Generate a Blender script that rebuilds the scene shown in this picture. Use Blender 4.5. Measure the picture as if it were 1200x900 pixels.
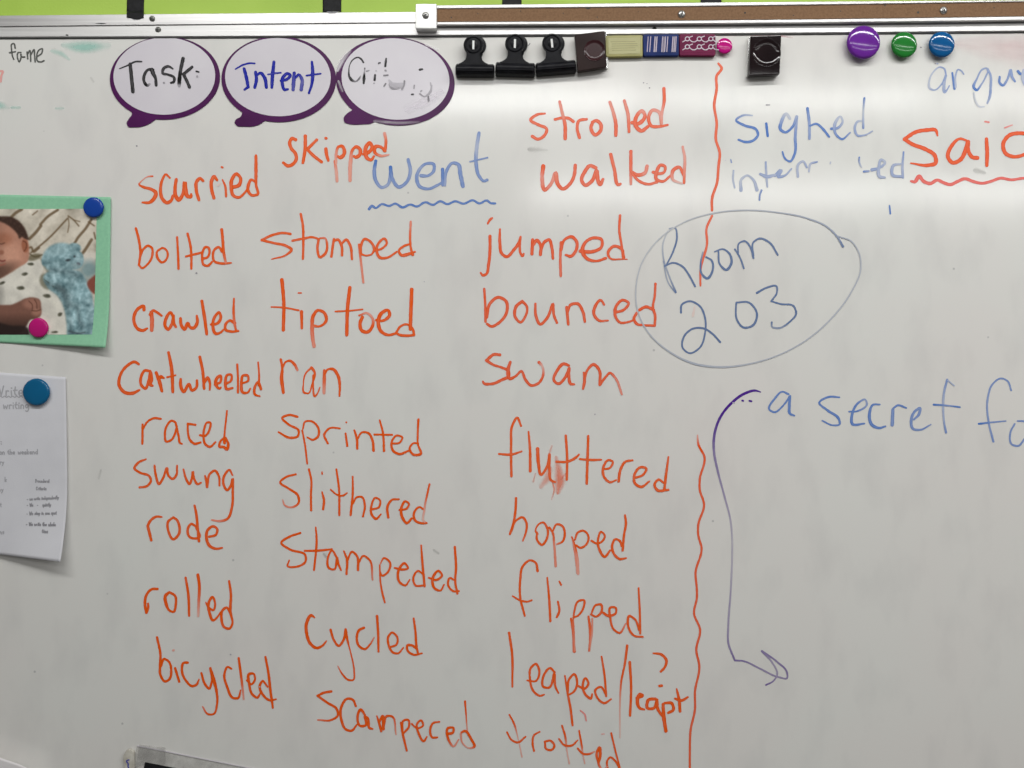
import bpy, bmesh, math, random
import numpy as np
from mathutils import Vector, Matrix

random.seed(7)
for o in list(bpy.data.objects):
    bpy.data.objects.remove(o)
scene = bpy.context.scene
col = scene.collection

# ------------------------------------------------------------------ camera
D = 1.02                 # camera distance from the board, metres
H = 1.50                 # height of the optical axis above the floor
cam_data = bpy.data.cameras.new('camera')
cam_data.sensor_width = 36.0
cam_data.lens = 36.0 * D / 1.2
cam_data.clip_start = 0.02
cam_data.clip_end = 60
cam = bpy.data.objects.new('camera', cam_data)
col.objects.link(cam)
cam.location = (0, -D, H)
cam.rotation_euler = (math.radians(90), 0, 0)
scene.camera = cam

# ------------------------------------------------------------------ world (dim classroom bounce)
world = bpy.data.worlds.new('World')
scene.world = world
world.use_nodes = True
bgn = world.node_tree.nodes['Background']
bgn.inputs[0].default_value = (1.0, 0.97, 0.93, 1)
bgn.inputs[1].default_value = 0.115

# ------------------------------------------------------------------ ceiling tube lamps
def tube(x, y, z, length, width, power, tint=(0.985, 0.99, 0.968)):
    ld = bpy.data.lights.new('ceiling_tube', 'AREA')
    ld.shape = 'RECTANGLE'
    ld.size = length
    ld.size_y = width
    ld.energy = power
    ld.color = tint
    lo = bpy.data.objects.new('ceiling_tube', ld)
    col.objects.link(lo)
    lo.location = (x, y, z)
    # face halfway between straight down and the board
    lo.rotation_euler = (math.radians(38), 0, 0)
    return lo

for x, p in ((-0.05, 5.2), (1.19, 3.6), (2.43, 2.8)):   # row whose reflection crosses the board's top
    tube(x, -2.7, H + 1.22, 1.18, 0.03, p)
for k in range(0, 4):                        # next row further back
    tube(0.7 + k * 1.24, -4.7, H + 1.26, 1.18, 0.07, 6.0)
for k in range(-1, 2):                       # unseen row added close to the board to brighten its top
    tube(0.75 + k * 1.26, -1.22, H + 1.22, 1.18, 0.035, 12.0)

scene.view_settings.view_transform = 'Standard'
scene.view_settings.look = 'None'
scene.view_settings.exposure = 0.0
scene.view_settings.gamma = 1.0
scene.view_settings.use_curve_mapping = False

# ------------------------------------------------------------------ helpers
def P(px, py, d=0.0):
    """point seen at photo pixel (px,py) lying d metres in front of the board"""
    k = 0.001 * (D - d) / D
    return Vector(((px - 600) * k, -d, H + (450 - py) * k))

def srgb(r, g, b):
    f = lambda c: (c / 255 / 12.92) if c / 255 <= 0.04045 else ((c / 255 + 0.055) / 1.055) ** 2.4
    return (f(r), f(g), f(b), 1)

def empty(name, label, cat, loc, group=None):
    o = bpy.data.objects.new(name, None)
    o.empty_display_size = 0.02
    col.objects.link(o)
    o.location = loc
    o['label'] = label
    o['category'] = cat
    if group:
        o['group'] = group
    return o

def link(name, me, mat, parent=None, label=None, kind=None, smooth=False):
    o = bpy.data.objects.new(name, me)
    col.objects.link(o)
    if mat is not None:
        me.materials.append(mat)
    if parent is not None:
        o.parent = parent
        o.matrix_parent_inverse = Matrix.Translation(-Vector(parent.location))
    if label:
        o['label'] = label
    if kind:
        o['kind'] = kind
    if smooth:
        for p in me.polygons:
            p.use_smooth = True
    return o

def bm_mesh(bm, name):
    me = bpy.data.meshes.new(name)
    bmesh.ops.recalc_face_normals(bm, faces=bm.faces)
    bm.to_mesh(me)
    bm.free()
    return me

def plate(name, pts, d0, d1, mat, parent=None, bevel=0.0, seg=2, dref=None, label=None, smooth=False, kind=None):
    """outline in photo pixels, given real thickness from depth d0 to d1"""
    if dref is None:
        dref = d1
    bm = bmesh.new()
    base = [P(x, y, dref) for x, y in pts]
    back = [bm.verts.new((v.x, -d0, v.z)) for v in base]
    front = [bm.verts.new((v.x, -d1, v.z)) for v in base]
    n = len(pts)
    ff = bm.faces.new(front)
    bm.faces.new(back)
    for i in range(n):
        bm.faces.new((front[i], front[(i + 1) % n], back[(i + 1) % n], back[i]))
    if bevel > 0:
        es = [e for e in ff.edges]
        bmesh.ops.bevel(bm, geom=es, offset=bevel, segments=seg, profile=0.6, affect='EDGES', clamp_overlap=True)
    me = bm_mesh(bm, name)
    o = link(name, me, mat, parent, label, kind)
    if smooth:
        for p in me.polygons:
            p.use_smooth = True
        try:
            me.set_sharp_from_angle(angle=math.radians(35))
        except Exception:
            pass
    return o

def rot(pts, c, deg):
    a = math.radians(deg)
    ca, sa = math.cos(a), math.sin(a)
    return [(c[0] + (x - c[0]) * ca - (y - c[1]) * sa, c[1] + (x - c[0]) * sa + (y - c[1]) * ca) for x, y in pts]

def rrect(x0, y0, x1, y1, r, n=4):
    out = []
    for cx, cy, a0 in ((x1 - r, y0 + r, -90), (x1 - r, y1 - r, 0), (x0 + r, y1 - r, 90), (x0 + r, y0 + r, 180)):
        for i in range(n + 1):
            a = math.radians(a0 + 90 * i / n)
            out.append((cx + r * math.cos(a), cy + r * math.sin(a)))
    return out

def ell(cx, cy, rx, ry, n=72, deg=0, a0=0, a1=360):
    full = abs(a1 - a0) >= 360
    m = n if full else n + 1
    pts = [(cx + rx * math.cos(math.radians(a0 + (a1 - a0) * i / n)), cy + ry * math.sin(math.radians(a0 + (a1 - a0) * i / n))) for i in range(m)]
    return rot(pts, (cx, cy), deg)

def catmull(pts, per=6, closed=False):
    pts = [np.array(p, float) for p in pts]
    n = len(pts)
    if n < 2:
        return pts
    out = []
    rng = range(n) if closed else range(n - 1)
    for i in rng:
        p1, p2 = pts[i], pts[(i + 1) % n]
        p0 = pts[i - 1] if (i > 0 or closed) else 2 * p1 - p2
        p3 = pts[(i + 2) % n] if (i + 2 < n or closed) else 2 * p2 - p1
        # centripetal-ish: soften tangents by segment length
        l0 = np.linalg.norm((p1 - p0)[:2]) + 1e-6
        l1 = np.linalg.norm((p2 - p1)[:2]) + 1e-6
        l2 = np.linalg.norm((p3 - p2)[:2]) + 1e-6
        m1 = ((p1 - p0) / l0 * l1 + (p2 - p1) / l1 * l0) / (l0 + l1) * l1
        m2 = ((p2 - p1) / l1 * l2 + (p3 - p2) / l2 * l1) / (l1 + l2) * l1
        for k in range(per):
            t = k / per
            h00 = 2 * t**3 - 3 * t**2 + 1; h10 = t**3 - 2 * t**2 + t
            h01 = -2 * t**3 + 3 * t**2; h11 = t**3 - t**2
            out.append(h00 * p1 + h10 * m1 + h01 * p2 + h11 * m2)
    if not closed:
        out.append(pts[-1])
    return out

def lathe(name, prof, cpx, d_base, mat, parent=None, n=48, smooth=True, label=None, kind=None):
    """prof: list of (radius_m, height_m above d_base); axis points at the room"""
    bm = bmesh.new()
    c = P(cpx[0], cpx[1], d_base + prof[-1][1] * 0.5)
    rings = []
    for r, h in prof:
        if r < 1e-7:
            rings.append([bm.verts.new((c.x, -(d_base + h), c.z))])
        else:
            rings.append([bm.verts.new((c.x + r * math.cos(2 * math.pi * i / n), -(d_base + h), c.z + r * math.sin(2 * math.pi * i / n))) for i in range(n)])
    for a, b in zip(rings, rings[1:]):
        if len(a) == 1 and len(b) == 1:
            continue
        for i in range(n):
            j = (i + 1) % n
            if len(a) == 1:
                bm.faces.new((a[0], b[i], b[j]))
            elif len(b) == 1:
                bm.faces.new((a[i], a[j], b[0]))
            else:
                bm.faces.new((a[i], a[j], b[j], b[i]))
    me = bm_mesh(bm, name)
    o = link(name, me, mat, parent, label, kind, smooth)
    if smooth:
        try:
            me.set_sharp_from_angle(angle=math.radians(50))
        except Exception:
            pass
    return o

def sheet(name, nx, ny, fpos, mat, parent=None, thick=0.0003, label=None, uvs=True):
    """fpos(u,v)->world point ; u,v in 0..1"""
    verts = [fpos(i / nx, j / ny) for j in range(ny + 1) for i in range(nx + 1)]
    faces = [(j * (nx + 1) + i, j * (nx + 1) + i + 1, (j + 1) * (nx + 1) + i + 1, (j + 1) * (nx + 1) + i) for j in range(ny) for i in range(nx)]
    me = bpy.data.meshes.new(name)
    me.from_pydata([tuple(v) for v in verts], [], faces)
    me.update()
    o = link(name, me, mat, parent, label, None, True)
    if thick:
        m = o.modifiers.new('Solidify', 'SOLIDIFY')
        m.thickness = thick
        m.offset = 0
    return o

def strip(name, xs, top, bot, d0, d1, b, mat, parent=None, label=None):
    """swept bar with eased front edges; top/bot are functions of photo x"""
    bm = bmesh.new()
    rings = []
    for x in xs:
        t, u = top(x), bot(x)
        bp = b * 1000
        ring = [(t, d0), (t, d1 - b), (t + bp * 0.3, d1 - b * 0.3), (t + bp, d1), (u - bp, d1), (u - bp * 0.3, d1 - b * 0.3), (u, d1 - b), (u, d0)]
        vs = []
        for y, d in ring:
            p = P(x, y, d1)
            vs.append(bm.verts.new((p.x, -d, p.z)))
        rings.append(vs)
    for a, c in zip(rings, rings[1:]):
        for i in range(7):
            bm.faces.new((a[i], c[i], c[i + 1], a[i + 1]))
    bm.faces.new(rings[0])
    bm.faces.new(rings[-1])
    return link(name, bm_mesh(bm, name), mat, parent, label)

def interp(tab):
    xs = [t[0] for t in tab]; ys = [t[1] for t in tab]
    co = np.polyfit(xs, ys, 2 if len(tab) > 2 else 1)
    return lambda x: float(np.polyval(co, x))

# ------------------------------------------------------------------ materials
def nodes(name):
    m = bpy.data.materials.new(name)
    m.use_nodes = True
    nt = m.node_tree
    return m, nt, nt.nodes['Principled BSDF']

def setp(b, **kw):
    names = {'base': 'Base Color', 'rough': 'Roughness', 'metal': 'Metallic', 'spec': 'Specular IOR Level', 'coat': 'Coat Weight', 'coatr': 'Coat Roughness', 'alpha': 'Alpha', 'trans': 'Transmission Weight', 'ior': 'IOR', 'sheen': 'Sheen Weight', 'sss': 'Subsurface Weight'}
    for k, v in kw.items():
        b.inputs[names[k]].default_value = v

def mottled(name, c1, c2, scale=60, rough=0.5, metal=0.0, bump=0.0, bscale=300, detail=4, stretch=(1, 1, 1), coat=0.0, spec=0.5, lo=0.35, hi=0.65):
    m, nt, b = nodes(name)
    tc = nt.nodes.new('ShaderNodeTexCoord')
    mp = nt.nodes.new('ShaderNodeMapping')
    mp.inputs['Scale'].default_value = stretch
    nt.links.new(tc.outputs['Object'], mp.inputs['Vector'])
    n = nt.nodes.new('ShaderNodeTexNoise')
    n.inputs['Scale'].default_value = scale
    n.inputs['Detail'].default_value = detail
    nt.links.new(mp.outputs[0], n.inputs['Vector'])
    r = nt.nodes.new('ShaderNodeValToRGB')
    r.color_ramp.elements[0].position = lo
    r.color_ramp.elements[1].position = hi
    r.color_ramp.elements[0].color = c1
    r.color_ramp.elements[1].color = c2
    nt.links.new(n.outputs[0], r.inputs[0])
    nt.links.new(r.outputs[0], b.inputs['Base Color'])
    setp(b, rough=rough, metal=metal, coat=coat, spec=spec)
    b.inputs['Coat Roughness'].default_value = 0.05
    if bump:
        n2 = nt.nodes.new('ShaderNodeTexNoise')
        n2.inputs['Scale'].default_value = bscale
        n2.inputs['Detail'].default_value = 3
        nt.links.new(mp.outputs[0], n2.inputs['Vector'])
        bu = nt.nodes.new('ShaderNodeBump')
        bu.inputs['Strength'].default_value = bump
        bu.inputs['Distance'].default_value = 0.001
        nt.links.new(n2.outputs[0], bu.inputs['Height'])
        nt.links.new(bu.outputs[0], b.inputs['Normal'])
    return m

# whiteboard enamel: faint cloudy residue and smudgy gloss
def board_mat():
    m, nt, b = nodes('board_enamel')
    tc = nt.nodes.new('ShaderNodeTexCoord')
    n1 = nt.nodes.new('ShaderNodeTexNoise'); n1.inputs['Scale'].default_value = 3.2; n1.inputs['Detail'].default_value = 5
    n1.inputs['Roughness'].default_value = 0.55
    nt.links.new(tc.outputs['Object'], n1.inputs['Vector'])
    r = nt.nodes.new('ShaderNodeValToRGB')
    r.color_ramp.elements[0].position = 0.3; r.color_ramp.elements[1].position = 0.7
    r.color_ramp.elements[0].color = (0.755, 0.725, 0.70, 1)
    r.color_ramp.elements[1].color = (0.75, 0.755, 0.725, 1)
    nt.links.new(n1.outputs[0], r.inputs[0])
    # fine eraser residue, stretched along the wiping direction
    mp = nt.nodes.new('ShaderNodeMapping'); mp.inputs['Scale'].default_value = (1, 1, 0.45)
    mp.inputs['Rotation'].default_value = (0, 0.5, 0)
    nt.links.new(tc.outputs['Object'], mp.inputs['Vector'])
    n2 = nt.nodes.new('ShaderNodeTexNoise'); n2.inputs['Scale'].default_value = 26; n2.inputs['Detail'].default_value = 6
    nt.links.new(mp.outputs[0], n2.inputs['Vector'])
    r2 = nt.nodes.new('ShaderNodeValToRGB')
    r2.color_ramp.elements[0].position = 0.30; r2.color_ramp.elements[1].position = 0.52
    r2.color_ramp.elements[0].color = (0.935, 0.935, 0.94, 1); r2.color_ramp.elements[1].color = (1, 1, 1, 1)
    nt.links.new(n2.outputs[0], r2.inputs[0])
    mx = nt.nodes.new('ShaderNodeMix'); mx.data_type = 'RGBA'; mx.blend_type = 'MULTIPLY'; mx.inputs[0].default_value = 1
    nt.links.new(r.outputs[0], mx.inputs[6]); nt.links.new(r2.outputs[0], mx.inputs[7])
    # tiny specks of dried ink
    v = nt.nodes.new('ShaderNodeTexVoronoi'); v.inputs['Scale'].default_value = 17
    nt.links.new(tc.outputs['Object'], v.inputs['Vector'])
    r3 = nt.nodes.new('ShaderNodeValToRGB')
    r3.color_ramp.elements[0].position = 0.014; r3.color_ramp.elements[1].position = 0.03
    r3.color_ramp.elements[0].color = (0.6, 0.6, 0.62, 1); r3.color_ramp.elements[1].color = (1, 1, 1, 1)
    nt.links.new(v.outputs['Distance'], r3.inputs[0])
    mx2 = nt.nodes.new('ShaderNodeMix'); mx2.data_type = 'RGBA'; mx2.blend_type = 'MULTIPLY'; mx2.inputs[0].default_value = 0.8
    nt.links.new(mx.outputs[2], mx2.inputs[6]); nt.links.new(r3.outputs[0], mx2.inputs[7])
    nt.links.new(mx2.outputs[2], b.inputs['Base Color'])
    mr = nt.nodes.new('ShaderNodeMapRange')
    mr.inputs['To Min'].default_value = 0.11; mr.inputs['To Max'].default_value = 0.15
    nt.links.new(n2.outputs[0], mr.inputs[0])
    nt.links.new(mr.outputs[0], b.inputs['Roughness'])
    setp(b, spec=0.7)
    # very slight waviness of the steel sheet
    n4 = nt.nodes.new('ShaderNodeTexNoise'); n4.inputs['Scale'].default_value = 5; n4.inputs['Detail'].default_value = 1
    nt.links.new(tc.outputs['Object'], n4.inputs['Vector'])
    bu = nt.nodes.new('ShaderNodeBump'); bu.inputs['Strength'].default_value = 0.25; bu.inputs['Distance'].default_value = 0.002
    nt.links.new(n4.outputs[0], bu.inputs['Height'])
    nt.links.new(bu.outputs[0], b.inputs['Normal'])
    return m

def ink(name, rgb, edge=0.84, streak=0.55, soft=False, rough=0.24, grain=0.06, under=(0.75, 0.74, 0.71), film=False, spec=0.3):
    """dry-erase ink film: streaky along the stroke, denser at the rims, see-through where the felt ran dry"""
    m, nt, b = nodes(name)
    at = nt.nodes.new('ShaderNodeAttribute'); at.attribute_name = 'ink_load'
    uv = nt.nodes.new('ShaderNodeUVMap'); uv.uv_map = 'along'
    mp = nt.nodes.new('ShaderNodeMapping')
    mp.inputs['Scale'].default_value = (grain, 1.9, 1)
    nt.links.new(uv.outputs[0], mp.inputs['Vector'])
    n = nt.nodes.new('ShaderNodeTexNoise'); n.inputs['Scale'].default_value = 1.6; n.inputs['Detail'].default_value = 4
    nt.links.new(mp.outputs[0], n.inputs['Vector'])
    sep = nt.nodes.new('ShaderNodeSeparateXYZ'); nt.links.new(uv.outputs[0], sep.inputs[0])
    # rim = |v|
    ab = nt.nodes.new('ShaderNodeMath'); ab.operation = 'ABSOLUTE'; nt.links.new(sep.outputs['Y'], ab.inputs[0])
    def M(op, a, c):
        q = nt.nodes.new('ShaderNodeMath'); q.operation = op
        for i, s in enumerate((a, c)):
            if isinstance(s, (int, float)):
                q.inputs[i].default_value = s
            else:
                nt.links.new(s, q.inputs[i])
        return q.outputs[0]
    nz = M('SUBTRACT', n.outputs[0], 0.5)
    gap = M('SUBTRACT', 1.35, at.outputs['Fac'])
    st = M('MULTIPLY', M('MULTIPLY', M('MULTIPLY', nz, streak * 2), gap), M('ADD', 0.25, M('MULTIPLY', at.outputs['Fac'], 0.75)))
    al = M('ADD', at.outputs['Fac'], st)
    if soft:
        sq = M('MULTIPLY', sep.outputs['Y'], sep.outputs['Y'])
        fall = M('MAXIMUM', M('SUBTRACT', 1.0, sq), 0.0)
        al = M('MULTIPLY', M('MULTIPLY', al, fall), fall)
    else:
        rim = M('MULTIPLY', M('POWER', ab.outputs[0], 3.0), 0.22)
        rim = M('MULTIPLY', M('MULTIPLY', rim, gap), at.outputs['Fac'])
        al = M('ADD', al, rim)
    cl = nt.nodes.new('ShaderNodeClamp'); nt.links.new(al, cl.inputs[0])
    if soft or film:
        nt.links.new(cl.outputs[0], b.inputs['Alpha'])
    c = srgb(*rgb)
    mx = nt.nodes.new('ShaderNodeMix'); mx.data_type = 'RGBA'
    mx.inputs[6].default_value = c
    mx.inputs[7].default_value = (c[0] * edge, c[1] * edge, c[2] * edge, 1)
    nt.links.new(M('POWER', ab.outputs[0], 2.5), mx.inputs[0])
    if soft or film:
        nt.links.new(mx.outputs[2], b.inputs['Base Color'])
    else:
        # thin pigment lets the white enamel show between the felt's streaks
        m2 = nt.nodes.new('ShaderNodeMix'); m2.data_type = 'RGBA'
        m2.inputs[6].default_value = under + (1,)
        nt.links.new(mx.outputs[2], m2.inputs[7])
        nt.links.new(cl.outputs[0], m2.inputs[0])
        nt.links.new(m2.outputs[2], b.inputs['Base Color'])
    setp(b, rough=rough, spec=spec)
    return m

LAV = (0.64, 0.61, 0.665)
INK = dict(
    o=ink('ink_orange', (240, 90, 0), edge=.86, rough=.34, spec=.2),
    s=ink('ink_orange_red', (238, 84, 16), edge=.82, spec=.4),
    k=ink('ink_coral', (240, 98, 88)),
    b=ink('ink_blue', (68, 118, 196), streak=0.7),
    g=ink('ink_grey_blue', (88, 114, 160), streak=0.3),
    n=ink('ink_navy', (20, 34, 160), edge=0.8, streak=0.4, under=LAV, spec=.12),
    u=ink('ink_purple', (78, 36, 140), edge=1.1, streak=0.5, spec=.2),
    t=ink('ink_black', (20, 20, 20), streak=0.5, under=LAV, spec=.15),
    f=ink('ink_soft_black', (50, 54, 50), streak=0.5),
    m=ink('smudge_teal', (150, 214, 200), soft=True, streak=0.2, grain=0.03),
    r=ink('smudge_orange', (250, 128, 92), soft=True, streak=0.4, grain=0.05),
    q=ink('smudge_grey', (130, 126, 122), soft=True, streak=0.2, grain=0.03),
    i=ink('smudge_pink', (226, 160, 170), soft=True, streak=0.3, grain=0.02),
    w=ink('scuff_and_streak_white', (244, 238, 246), soft=True, streak=0.6, grain=0.05),
    p=ink('pencil_grey', (96, 94, 100), streak=0.4, rough=.7, under=(.62, .62, .66)),
    c=ink('pattern_pale', (222, 208, 222), streak=0.3, film=True),
    d=ink('pattern_olive', (206, 202, 150), streak=0.5, film=True),
)

def parse(s):
    strokes = []
    for part in s.split(';'):
        part = part.strip()
        if not part:
            continue
        segs = [q.strip() for q in part.split('|')]
        last = None
        for q in segs:
            pts = []
            for tok in q.split():
                v = [float(a) for a in tok.split(',')]
                pts.append(v)
            if last is not None:
                pts.insert(0, last)
            last = pts[-1]
            if len(pts) == 1:
                pts.append([pts[0][0] + 0.5, pts[0][1]] + pts[0][2:])
            strokes.append(pts)
    return strokes

def stroke_mesh(name, groups, d=0.00022, jitter=0.045, step=0.00002):
    """groups: list of (x0, y0, scale, default_width, default_density, text)"""
    V, F, U, A = [], [], [], []
    zi = 0
    for x0, y0, s, w0, a0, text in groups:
        for pts in parse(text):
            full = []
            for p in pts:
                full.append((x0 + p[0] / s, y0 + p[1] / s, p[2] if len(p) > 2 else w0, p[3] if len(p) > 3 else a0))
            cs = catmull(full, 7)
            # resample / drop near duplicates
            sm = [cs[0]]
            for c in cs[1:]:
                if math.hypot(c[0] - sm[-1][0], c[1] - sm[-1][1]) > 0.35:
                    sm.append(c)
            if len(sm) < 2:
                sm.append(cs[-1] + np.array([0.3, 0, 0, 0]))
            ph = random.uniform(0, 6.28)
            u = random.uniform(0, 900)
            vo = random.uniform(0, 0)
            n = len(sm)
            dd = d + zi * step
            zi = (zi + 1) % 14
            rows = []
            for i, c in enumerate(sm):
                a = sm[max(i - 1, 0)]; b = sm[min(i + 1, n - 1)]
                tx, ty = b[0] - a[0], b[1] - a[1]
                L = math.hypot(tx, ty) + 1e-9
                tx /= L; ty /= L
                if i:
                    u += math.hypot(c[0] - sm[i - 1][0], c[1] - sm[i - 1][1])
                w = max(c[2], 0.5) * 0.53 * (1 + jitter * math.sin(u * 0.9 + ph) + jitter * 0.6 * math.sin(u * 2.3 + ph * 2))
                rows.append((c[0], c[1], tx, ty, w, u, min(max(c[3] * (1.07 if c[3] > .78 else 1.0), 0.02), 1.0)))
            # rounded ends
            def cap(r, sign):
                x, y, tx, ty, w, uu, al = r
                out = []
                for ang in (75, 50, 25) if sign < 0 else (25, 50, 75):
                    a = math.radians(ang)
                    out.append((x + sign * tx * w * math.sin(a), y + sign * ty * w * math.sin(a), tx, ty, w * math.cos(a), uu + sign * w * math.sin(a), al))
                return out
            rows = cap(rows[0], -1) + rows + cap(rows[-1], 1)
            base = len(V)
            m = len(rows)
            for i, (x, y, tx, ty, w, uu, al) in enumerate(rows):
                de = dd + 0.00003 * i / m
                for k in (-1, 0, 1):
                    V.append(tuple(P(x - ty * w * k, y + tx * w * k, de)))
                    U.append((uu, float(k)))
                    A.append(al)
            for i in range(m - 1):
                for k in range(2):
                    a = base + i * 3 + k
                    F.append((a, a + 1, a + 4, a + 3))
    me = bpy.data.meshes.new(name)
    me.from_pydata(V, [], F)
    uvl = me.uv_layers.new(name='along')
    idx = np.zeros(len(me.loops), dtype=np.int32)
    me.loops.foreach_get('vertex_index', idx)
    uv = np.array(U, dtype=np.float32)[idx]
    uvl.data.foreach_set('uv', uv.ravel())
    at = me.attributes.new('ink_load', 'FLOAT', 'POINT')
    at.data.foreach_set('value', np.array(A, dtype=np.float32))
    me.update()
    return me

def write(name, parent, mat, groups, label=None, d=0.00022, kind=None, **kw):
    return link(name, stroke_mesh(name, groups, d, **kw), INK[mat], parent, label, kind)
# ------------------------------------------------------------------ wall and board
M_alu = mottled('brushed_aluminium', (0.52, 0.51, 0.51, 1), (0.64, 0.63, 0.625, 1), scale=40, rough=0.36, metal=0.75, stretch=(0.15, 1, 9), detail=6)
M_alu_light = mottled('light_aluminium', (0.60, 0.59, 0.585, 1), (0.70, 0.69, 0.685, 1), scale=40, rough=0.4, metal=0.55, stretch=(0.15, 1, 9), detail=6)
M_wall = mottled('lime_painted_wall', (0.345, 0.525, 0.062, 1), (0.395, 0.585, 0.08, 1), scale=9, rough=0.6, bump=0.2, bscale=420)
M_cork = mottled('cork_strip', (0.17, 0.088, 0.042, 1), (0.235, 0.13, 0.066, 1), scale=420, rough=0.85, bump=0.35, bscale=900, lo=0.25, hi=0.6)
M_gap = mottled('gap_shade_and_dark_bits', (0.02, 0.02, 0.02, 1), (0.05, 0.05, 0.05, 1), scale=100, rough=0.7)  # small dark parts, and the painted shadow strip under the frame
M_screw = mottled('steel_screw', (0.32, 0.31, 0.30, 1), (0.6, 0.6, 0.58, 1), scale=500, rough=0.35, metal=0.9)
M_screw_dark = mottled('dull_screw', (0.05, 0.05, 0.045, 1), (0.28, 0.28, 0.26, 1), scale=600, rough=0.45, metal=0.6)
M_tape = mottled('black_tape', (0.008, 0.008, 0.009, 1), (0.016, 0.016, 0.018, 1), scale=220, rough=0.6, bump=0.2, bscale=900, spec=.2)

wall = plate('wall', [(-1500, -1500), (2800, -1500), (2800, 2200), (-1500, 2200)], -0.06, -0.008, M_wall, dref=-0.008, kind='structure')
# chips in the wall paint
board = empty('whiteboard', 'large white dry-erase board filled with orange and blue handwritten words', 'whiteboard', P(600, 450, 0))
me = None
plate('writing_surface', [(-500, 38), (1700, 30), (1700, 1400), (-500, 1400)], -0.006, 0.0, board_mat(), board, dref=0)

xs = [(-500 + 25 * i) for i in range(0, 90)]
T = interp([(0, 18.6), (150, 16.2), (300, 15), (486, 14), (800, 12), (1200, 10)])
G = interp([(0, 31.6), (140, 29.8), (280, 28.3), (486, 26.8), (800, 24.5), (1200, 22)])
Bq = interp([(0, 44.4), (150, 43), (280, 42.4), (500, 42.3), (700, 41.2), (940, 38.4), (1200, 36.9)])
strip('top_flange', xs, T, lambda x: G(x) - 0.5, -0.0075, 0.0014, 0.0004, M_alu, board)
strip('frame_rail', xs, lambda x: G(x) + 0.3, Bq, -0.0055, 0.0020, 0.0007, M_alu_light, board)
strip('frame_ridge', xs, lambda x: Bq(x) - 6.2, lambda x: Bq(x) - 0.9, 0.0021, 0.0027, 0.0003, M_alu_light, board)
strip('gap_shadow_strip', xs, lambda x: Bq(x) + 0.1, lambda x: Bq(x) + 1.5, 0.0001, 0.0013, 0.0003, M_gap, board)  # dark strip that paints the gap shadow below the frame

def screw(cx, cy, d, r, mat, parent, cross=True, dark=False):
    s = lathe('screw', [(r, 0), (r, r * 0.15), (r * 0.86, r * 0.38), (r * 0.5, r * 0.52), (0, r * 0.56)], (cx, cy), d, mat, parent, n=24)
    if cross:
        w, L = r * 1000 * 0.13, r * 1000 * 0.52
        c = [(-w, -L), (w, -L), (w, -w), (L, -w), (L, w), (w, w), (w, L), (-w, L), (-w, w), (-L, w), (-L, -w), (-w, -w)]
        a = random.uniform(0, 90)
        pts = rot([(cx + x, cy + y) for x, y in c], (cx, cy), a)
        sl = plate('cross_slot', pts, d + r * 0.45, d + r * 0.58, M_gap, s, dref=d + r * 0.5)
        sl.matrix_parent_inverse = Matrix.Identity(4)
    return s
screw(178, 21.5, 0.0014, 0.0034, M_screw_dark, board, cross=True)
screw(185, 34.6, 0.0020, 0.0034, M_screw_dark, board, cross=True)
# nick marks in the frame
def nick(cx, cy, w, h, d):
    pts = [(cx - w, cy), (cx - w * .3, cy - h), (cx + w * .6, cy - h * .7), (cx + w, cy + h * .2), (cx + w * .2, cy + h)]
    plate('paint_chip', pts, d - 0.0002, d + 0.00012, M_gap, board, dref=d)
nick(78.5, 41.2, 2.0, 0.9, 0.0027)
nick(767, 33.2, 2.8, 2.0, 0.0020)
nick(118, 27.6, 7, 0.7, 0.0014)

# ------------------------------------------------------------------ map rail with cork insert
rail = empty('map_rail', 'long aluminium display rail with a brown cork strip along the top right', 'map rail', P(850, 16, 0))
xr = [490 + 25 * i for i in range(0, 46)]
RT = interp([(512, 6.2), (660, 3.6), (800, 3.0), (940, 1.9), (1200, -0.2)])
CT = interp([(512, 9.8), (660, 8.9), (760, 8.4), (940, 5.2), (1200, 2.1)])
CB = interp([(512, 25.2), (660, 24.6), (760, 23.9), (940, 22.2), (1200, 18.7)])
RB = interp([(512, 29.4), (660, 28.6), (760, 28), (940, 27.0), (1200, 23.6)])
strip('rail_back', xr, lambda x: RT(x) + .6, lambda x: RB(x) - .8, 0.0022, 0.0050, 0.0003, M_alu, rail)
strip('cork_strip', xr, CT, CB, 0.0051, 0.0068, 0.0003, M_cork, rail)
strip('rail_lip', xr, RT, lambda x: CT(x) - 0.1, 0.0051, 0.0082, 0.0008, M_alu_light, rail)
strip('rail_lip', xr, lambda x: CB(x) + 0.1, RB, 0.0051, 0.0085, 0.0010, M_alu_light, rail)
plate('end_cap', rrect(487, 4.2, 511.8, 33.6, 1.6), 0.0021, 0.0125, mottled('cast_aluminium', (0.66, 0.66, 0.65, 1), (0.70, 0.70, 0.69, 1), scale=200, rough=0.4, metal=0.5), rail, bevel=0.0012, seg=3, smooth=True)
screw(498.6, 17.5, 0.0125, 0.0040, M_screw, rail)
screw(799, 16.2, 0.0068, 0.0044, M_screw, rail)
screw(1106, 11.8, 0.0068, 0.0044, M_screw, rail)
for cx, cy, r in ((1037, 6.4, 1.0), (1076, 14.6, 1.3), (873, 15, 1.1), (529, 20.5, 0.8), (560, 16, 0.6), (610, 13, 0.6), (700, 20, 0.7), (985, 13, 0.7), (1165, 9, 0.7), (660, 15.5, 0.6), (748, 13.5, 0.5), (930, 18, 0.6)):
    lathe('pin_hole', [(r * 0.001, 0), (0, 0.00005)], (cx, cy), 0.00685, M_gap, rail, n=12)
plate('cork_nick', [(685, 8.9), (693, 8.8), (690.5, 10.6), (688.5, 10.9)], 0.0066, 0.00695, M_gap, rail, dref=0.0069)

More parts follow.
